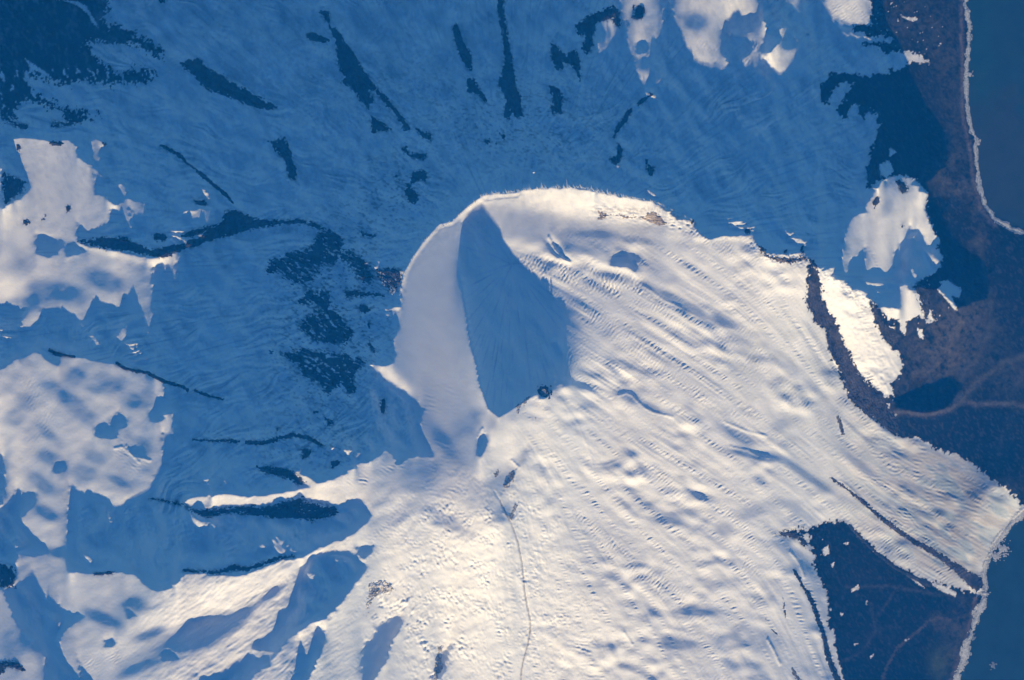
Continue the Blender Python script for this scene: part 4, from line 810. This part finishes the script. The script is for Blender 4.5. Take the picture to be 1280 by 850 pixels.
# ---- the vent: a small dark cone with a rim, standing at the foot of the shaded crater wall
def vent(px, py, r):
    root = bpy.data.objects.new('volcanic_vent', None); COL.objects.link(root)
    wx, wy = world_xy(px, py); z0 = float(sample(hgt, np.array([px]), np.array([py]))[0])
    root.location = (wx, wy, z0 * S)
    tag(root, 'small round dark volcanic vent at the foot of the shaded crater', 'volcanic vent')
    x, y = fine(-r * 1.5, r * 1.5, -r * 1.5, r * 1.5, .35)
    rr = np.hypot(x / .86, y) / r * (1 + .2 * rough(x + 400, y + 300, 1.2, 2))
    prof = np.interp(rr, [0, .45, .7, .85, 1.05, 1.5], [2.0, 2.0, 2.2, 2.4, .9, -2.5])
    base = sample(hgt, px + x, py + y) - z0
    z = np.maximum(base, base * .3) * .4 + prof + .18 * rough(x + 200, y + 200, 2, 1)
    for nm, sel, c, mat in (('crater_floor', rr < .66, (.30, .30, .32), M_ROCK), ('rim', rr >= .64, (.022, .027, .03), M_ROCK)):
        col = np.empty(x.shape + (3,)); col[:] = c
        o = fine_piece(nm, x + 640, y + 425, sel & (rr < 1.3), z, mat, col)
        o.parent = root
vent(679.5, 491, 7.2)

# ---- snow blown off the crest: lens shaped puffs standing in the sun above the shaded side
def plume_material():
    m, nt, b = material('blown_snow')
    b.inputs['Base Color'].default_value = (.9, .9, .9, 1); b.inputs['Roughness'].default_value = 1
    b.inputs['Specular IOR Level'].default_value = 0; b.inputs['Alpha'].default_value = .3
    return m
M_PLUME = plume_material()
def plumes():
    rim = np.array([(500,370,.3),(506,342,.5),(531,301,.4),(565,277,.5),(605,244,.9),(645,240,1),(690,235,1.2),(726,235,1.5),(760,243,1.4),(793,248,.9),(817,252,.5),(866,276,.4)])
    rg = np.random.default_rng(5)
    vs, qs = [], []
    n1, n2 = 10, 6
    seg = np.hypot(np.diff(rim[:, 0]), np.diff(rim[:, 1])); cum = np.r_[0, np.cumsum(seg)]
    for k in range(420):
        t = rg.uniform(0, cum[-1]); x = np.interp(t, cum, rim[:, 0]); y = np.interp(t, cum, rim[:, 1]); q = np.interp(t, cum, rim[:, 2])
        if rg.random() > q / 1.5 + .15: continue
        ln = rg.gamma(2.4, 1.1) * q + 1.2; wd = rg.uniform(.35, .9); th = wd
        lean = math.radians(rg.normal(-122, 20))
        z0 = float(sample(hgt, np.array([x]), np.array([y + 1.0]))[0])
        a = np.linspace(0, 1, n1); b = np.linspace(0, 2 * math.pi, n2, endpoint=False)
        base = len(vs) * 0 + sum(len(v) for v in vs)
        A, B = np.meshgrid(a, b, indexing='ij')
        rad = np.sin(np.pi * np.clip(A * .96 + .02, 0, 1)) ** .7 * (1 - .6 * A)
        cx = x + math.cos(lean) * ln * (A - .25); cy = y + math.sin(lean) * ln * (A - .25)
        X = cx - math.sin(lean) * np.cos(B) * rad * wd; Y = cy + math.cos(lean) * np.cos(B) * rad * wd
        Z = z0 + .5 + A * ln * .30 + np.sin(B) * rad * th
        wx, wy = world_xy(X, Y)
        vs.append(np.stack([wx.ravel(), wy.ravel(), Z.ravel() * S], 1))
        i, j = np.meshgrid(np.arange(n1 - 1), np.arange(n2), indexing='ij'); i = i.ravel(); j = j.ravel(); j2 = (j + 1) % n2
        qs.append(np.stack([i * n2 + j, i * n2 + j2, (i + 1) * n2 + j2, (i + 1) * n2 + j], 1) + base)
    return mesh_object('blown_snow', np.vstack(vs), np.vstack(qs), M_PLUME)
tag(plumes(), 'thin wisps of snow blown off the sunlit crest', 'blown snow', kind='stuff')

def speck(px, py, z, r, label):
    bm_v, bm_q = [], []
    rg = np.random.default_rng(3)
    n1, n2 = 9, 12
    a = np.linspace(0.02, math.pi - .02, n1); b = np.linspace(0, 2 * math.pi, n2, endpoint=False)
    A, B = np.meshgrid(a, b, indexing='ij')
    for k, (dx, dy, s) in enumerate(((0, 0, 1), (.7, .3, .6), (-.6, .4, .55))):
        rr = r * s * (1 + .12 * rg.standard_normal(A.shape))
        wx, wy = world_xy(px + dx * r + rr * np.sin(A) * np.cos(B), py + dy * r + rr * np.sin(A) * np.sin(B))
        bm_v.append(np.stack([wx.ravel(), wy.ravel(), (z + rr * np.cos(A) * .7).ravel() * S], 1))
        i, j = np.meshgrid(np.arange(n1 - 1), np.arange(n2), indexing='ij'); i = i.ravel(); j = j.ravel(); j2 = (j + 1) % n2
        bm_q.append(np.stack([i * n2 + j, (i + 1) * n2 + j, (i + 1) * n2 + j2, i * n2 + j2], 1) + k * A.size)
    m, nt, p = material('cloud'); p.inputs['Base Color'].default_value = (.95, .95, .95, 1); p.inputs['Roughness'].default_value = 1
    return tag(mesh_object('cloud', np.vstack(bm_v), np.vstack(bm_q), m), label, 'cloud')
speck(667, 216, float(sample(hgt, np.array([667.]), np.array([236.]))[0]) + 14, 1.1, 'tiny white cloud puff hanging over the shaded slope behind the crest')

# ---------------------------------------------------------------- air, light, camera
HC = 250000.0
def haze():
    x, y = 26000.0, 24000.0; z0, z1 = -30.0, HC + 2000
    v = np.array([(-x,-y,z0),(x,-y,z0),(x,y,z0),(-x,y,z0),(-x,-y,z1),(x,-y,z1),(x,y,z1),(-x,y,z1)])
    q = np.array([(3,2,1,0),(4,5,6,7),(0,1,5,4),(1,2,6,5),(2,3,7,6),(3,0,4,7)])
    m = bpy.data.materials.new('air'); m.use_nodes = True; nt = m.node_tree; nt.nodes.clear()
    out = nt.nodes.new('ShaderNodeOutputMaterial'); pv = nt.nodes.new('ShaderNodeVolumePrincipled')
    pv.inputs['Color'].default_value = HAZE_COLOUR; pv.inputs['Absorption Color'].default_value = (1, 1, 1, 1)
    pv.inputs['Density'].default_value = HAZE_TAU / HC; pv.inputs['Anisotropy'].default_value = 0.0
    nt.links.new(pv.outputs['Volume'], out.inputs['Volume'])
    return tag(mesh_object('haze', v, q, m, smooth=False), kind='stuff')
HAZE_COLOUR = (.011, .29, .96, 1); HAZE_TAU = .37
haze()

ELEV = math.atan(TAN)
w = bpy.data.worlds.new('World'); scene.world = w; w.use_nodes = True
nt = w.node_tree
sky = nt.nodes.new('ShaderNodeTexSky'); sky.sky_type = 'NISHITA'; sky.sun_disc = False
sky.sun_elevation = ELEV; sky.sun_rotation = math.radians(180); sky.altitude = 1500; sky.air_density = 1.0; sky.dust_density = .2; sky.ozone_density = 3.0
bg = nt.nodes['Background']; mul = nt.nodes.new('ShaderNodeVectorMath'); mul.operation = 'MULTIPLY'; mul.inputs[1].default_value = (.43, .82, 1.31)   # sky tinted towards blue, which colours the shaded snow
nt.links.new(sky.outputs['Color'], mul.inputs[0]); nt.links.new(mul.outputs['Vector'], bg.inputs['Color']); bg.inputs['Strength'].default_value = .064

sun = bpy.data.lights.new('sun', 'SUN'); sun.energy = 3.35; sun.angle = math.radians(.5); sun.color = (1.0, .85, .60)
so = bpy.data.objects.new('sun', sun); so.rotation_euler = (math.pi / 2 - ELEV, 0, 0); so.location = (0, -9000, 9000 * TAN); COL.objects.link(so)

cam = bpy.data.cameras.new('camera'); co = bpy.data.objects.new('camera', cam); COL.objects.link(co)
ZM = 900.0                                                   # mean height of the ground: the plan scale holds there
co.location = (0, 0, HC); cam.sensor_width = 36; cam.sensor_fit = 'HORIZONTAL'
cam.lens = 36 * (HC - ZM) / (1280 * S)
cam.clip_start = 1000; cam.clip_end = 400000
scene.camera = co
scene.view_settings.view_transform = 'Standard'; scene.view_settings.look = 'None'; scene.view_settings.gamma = 1; scene.view_settings.use_curve_mapping = False
scene.view_settings.exposure = .45
scene.render.engine = 'CYCLES'
cy = scene.cycles
cy.use_denoising = True; cy.max_bounces = 6; cy.diffuse_bounces = 3; cy.volume_bounces = 0; cy.transparent_max_bounces = 12
print('built in', round(time.time() - T0, 1))
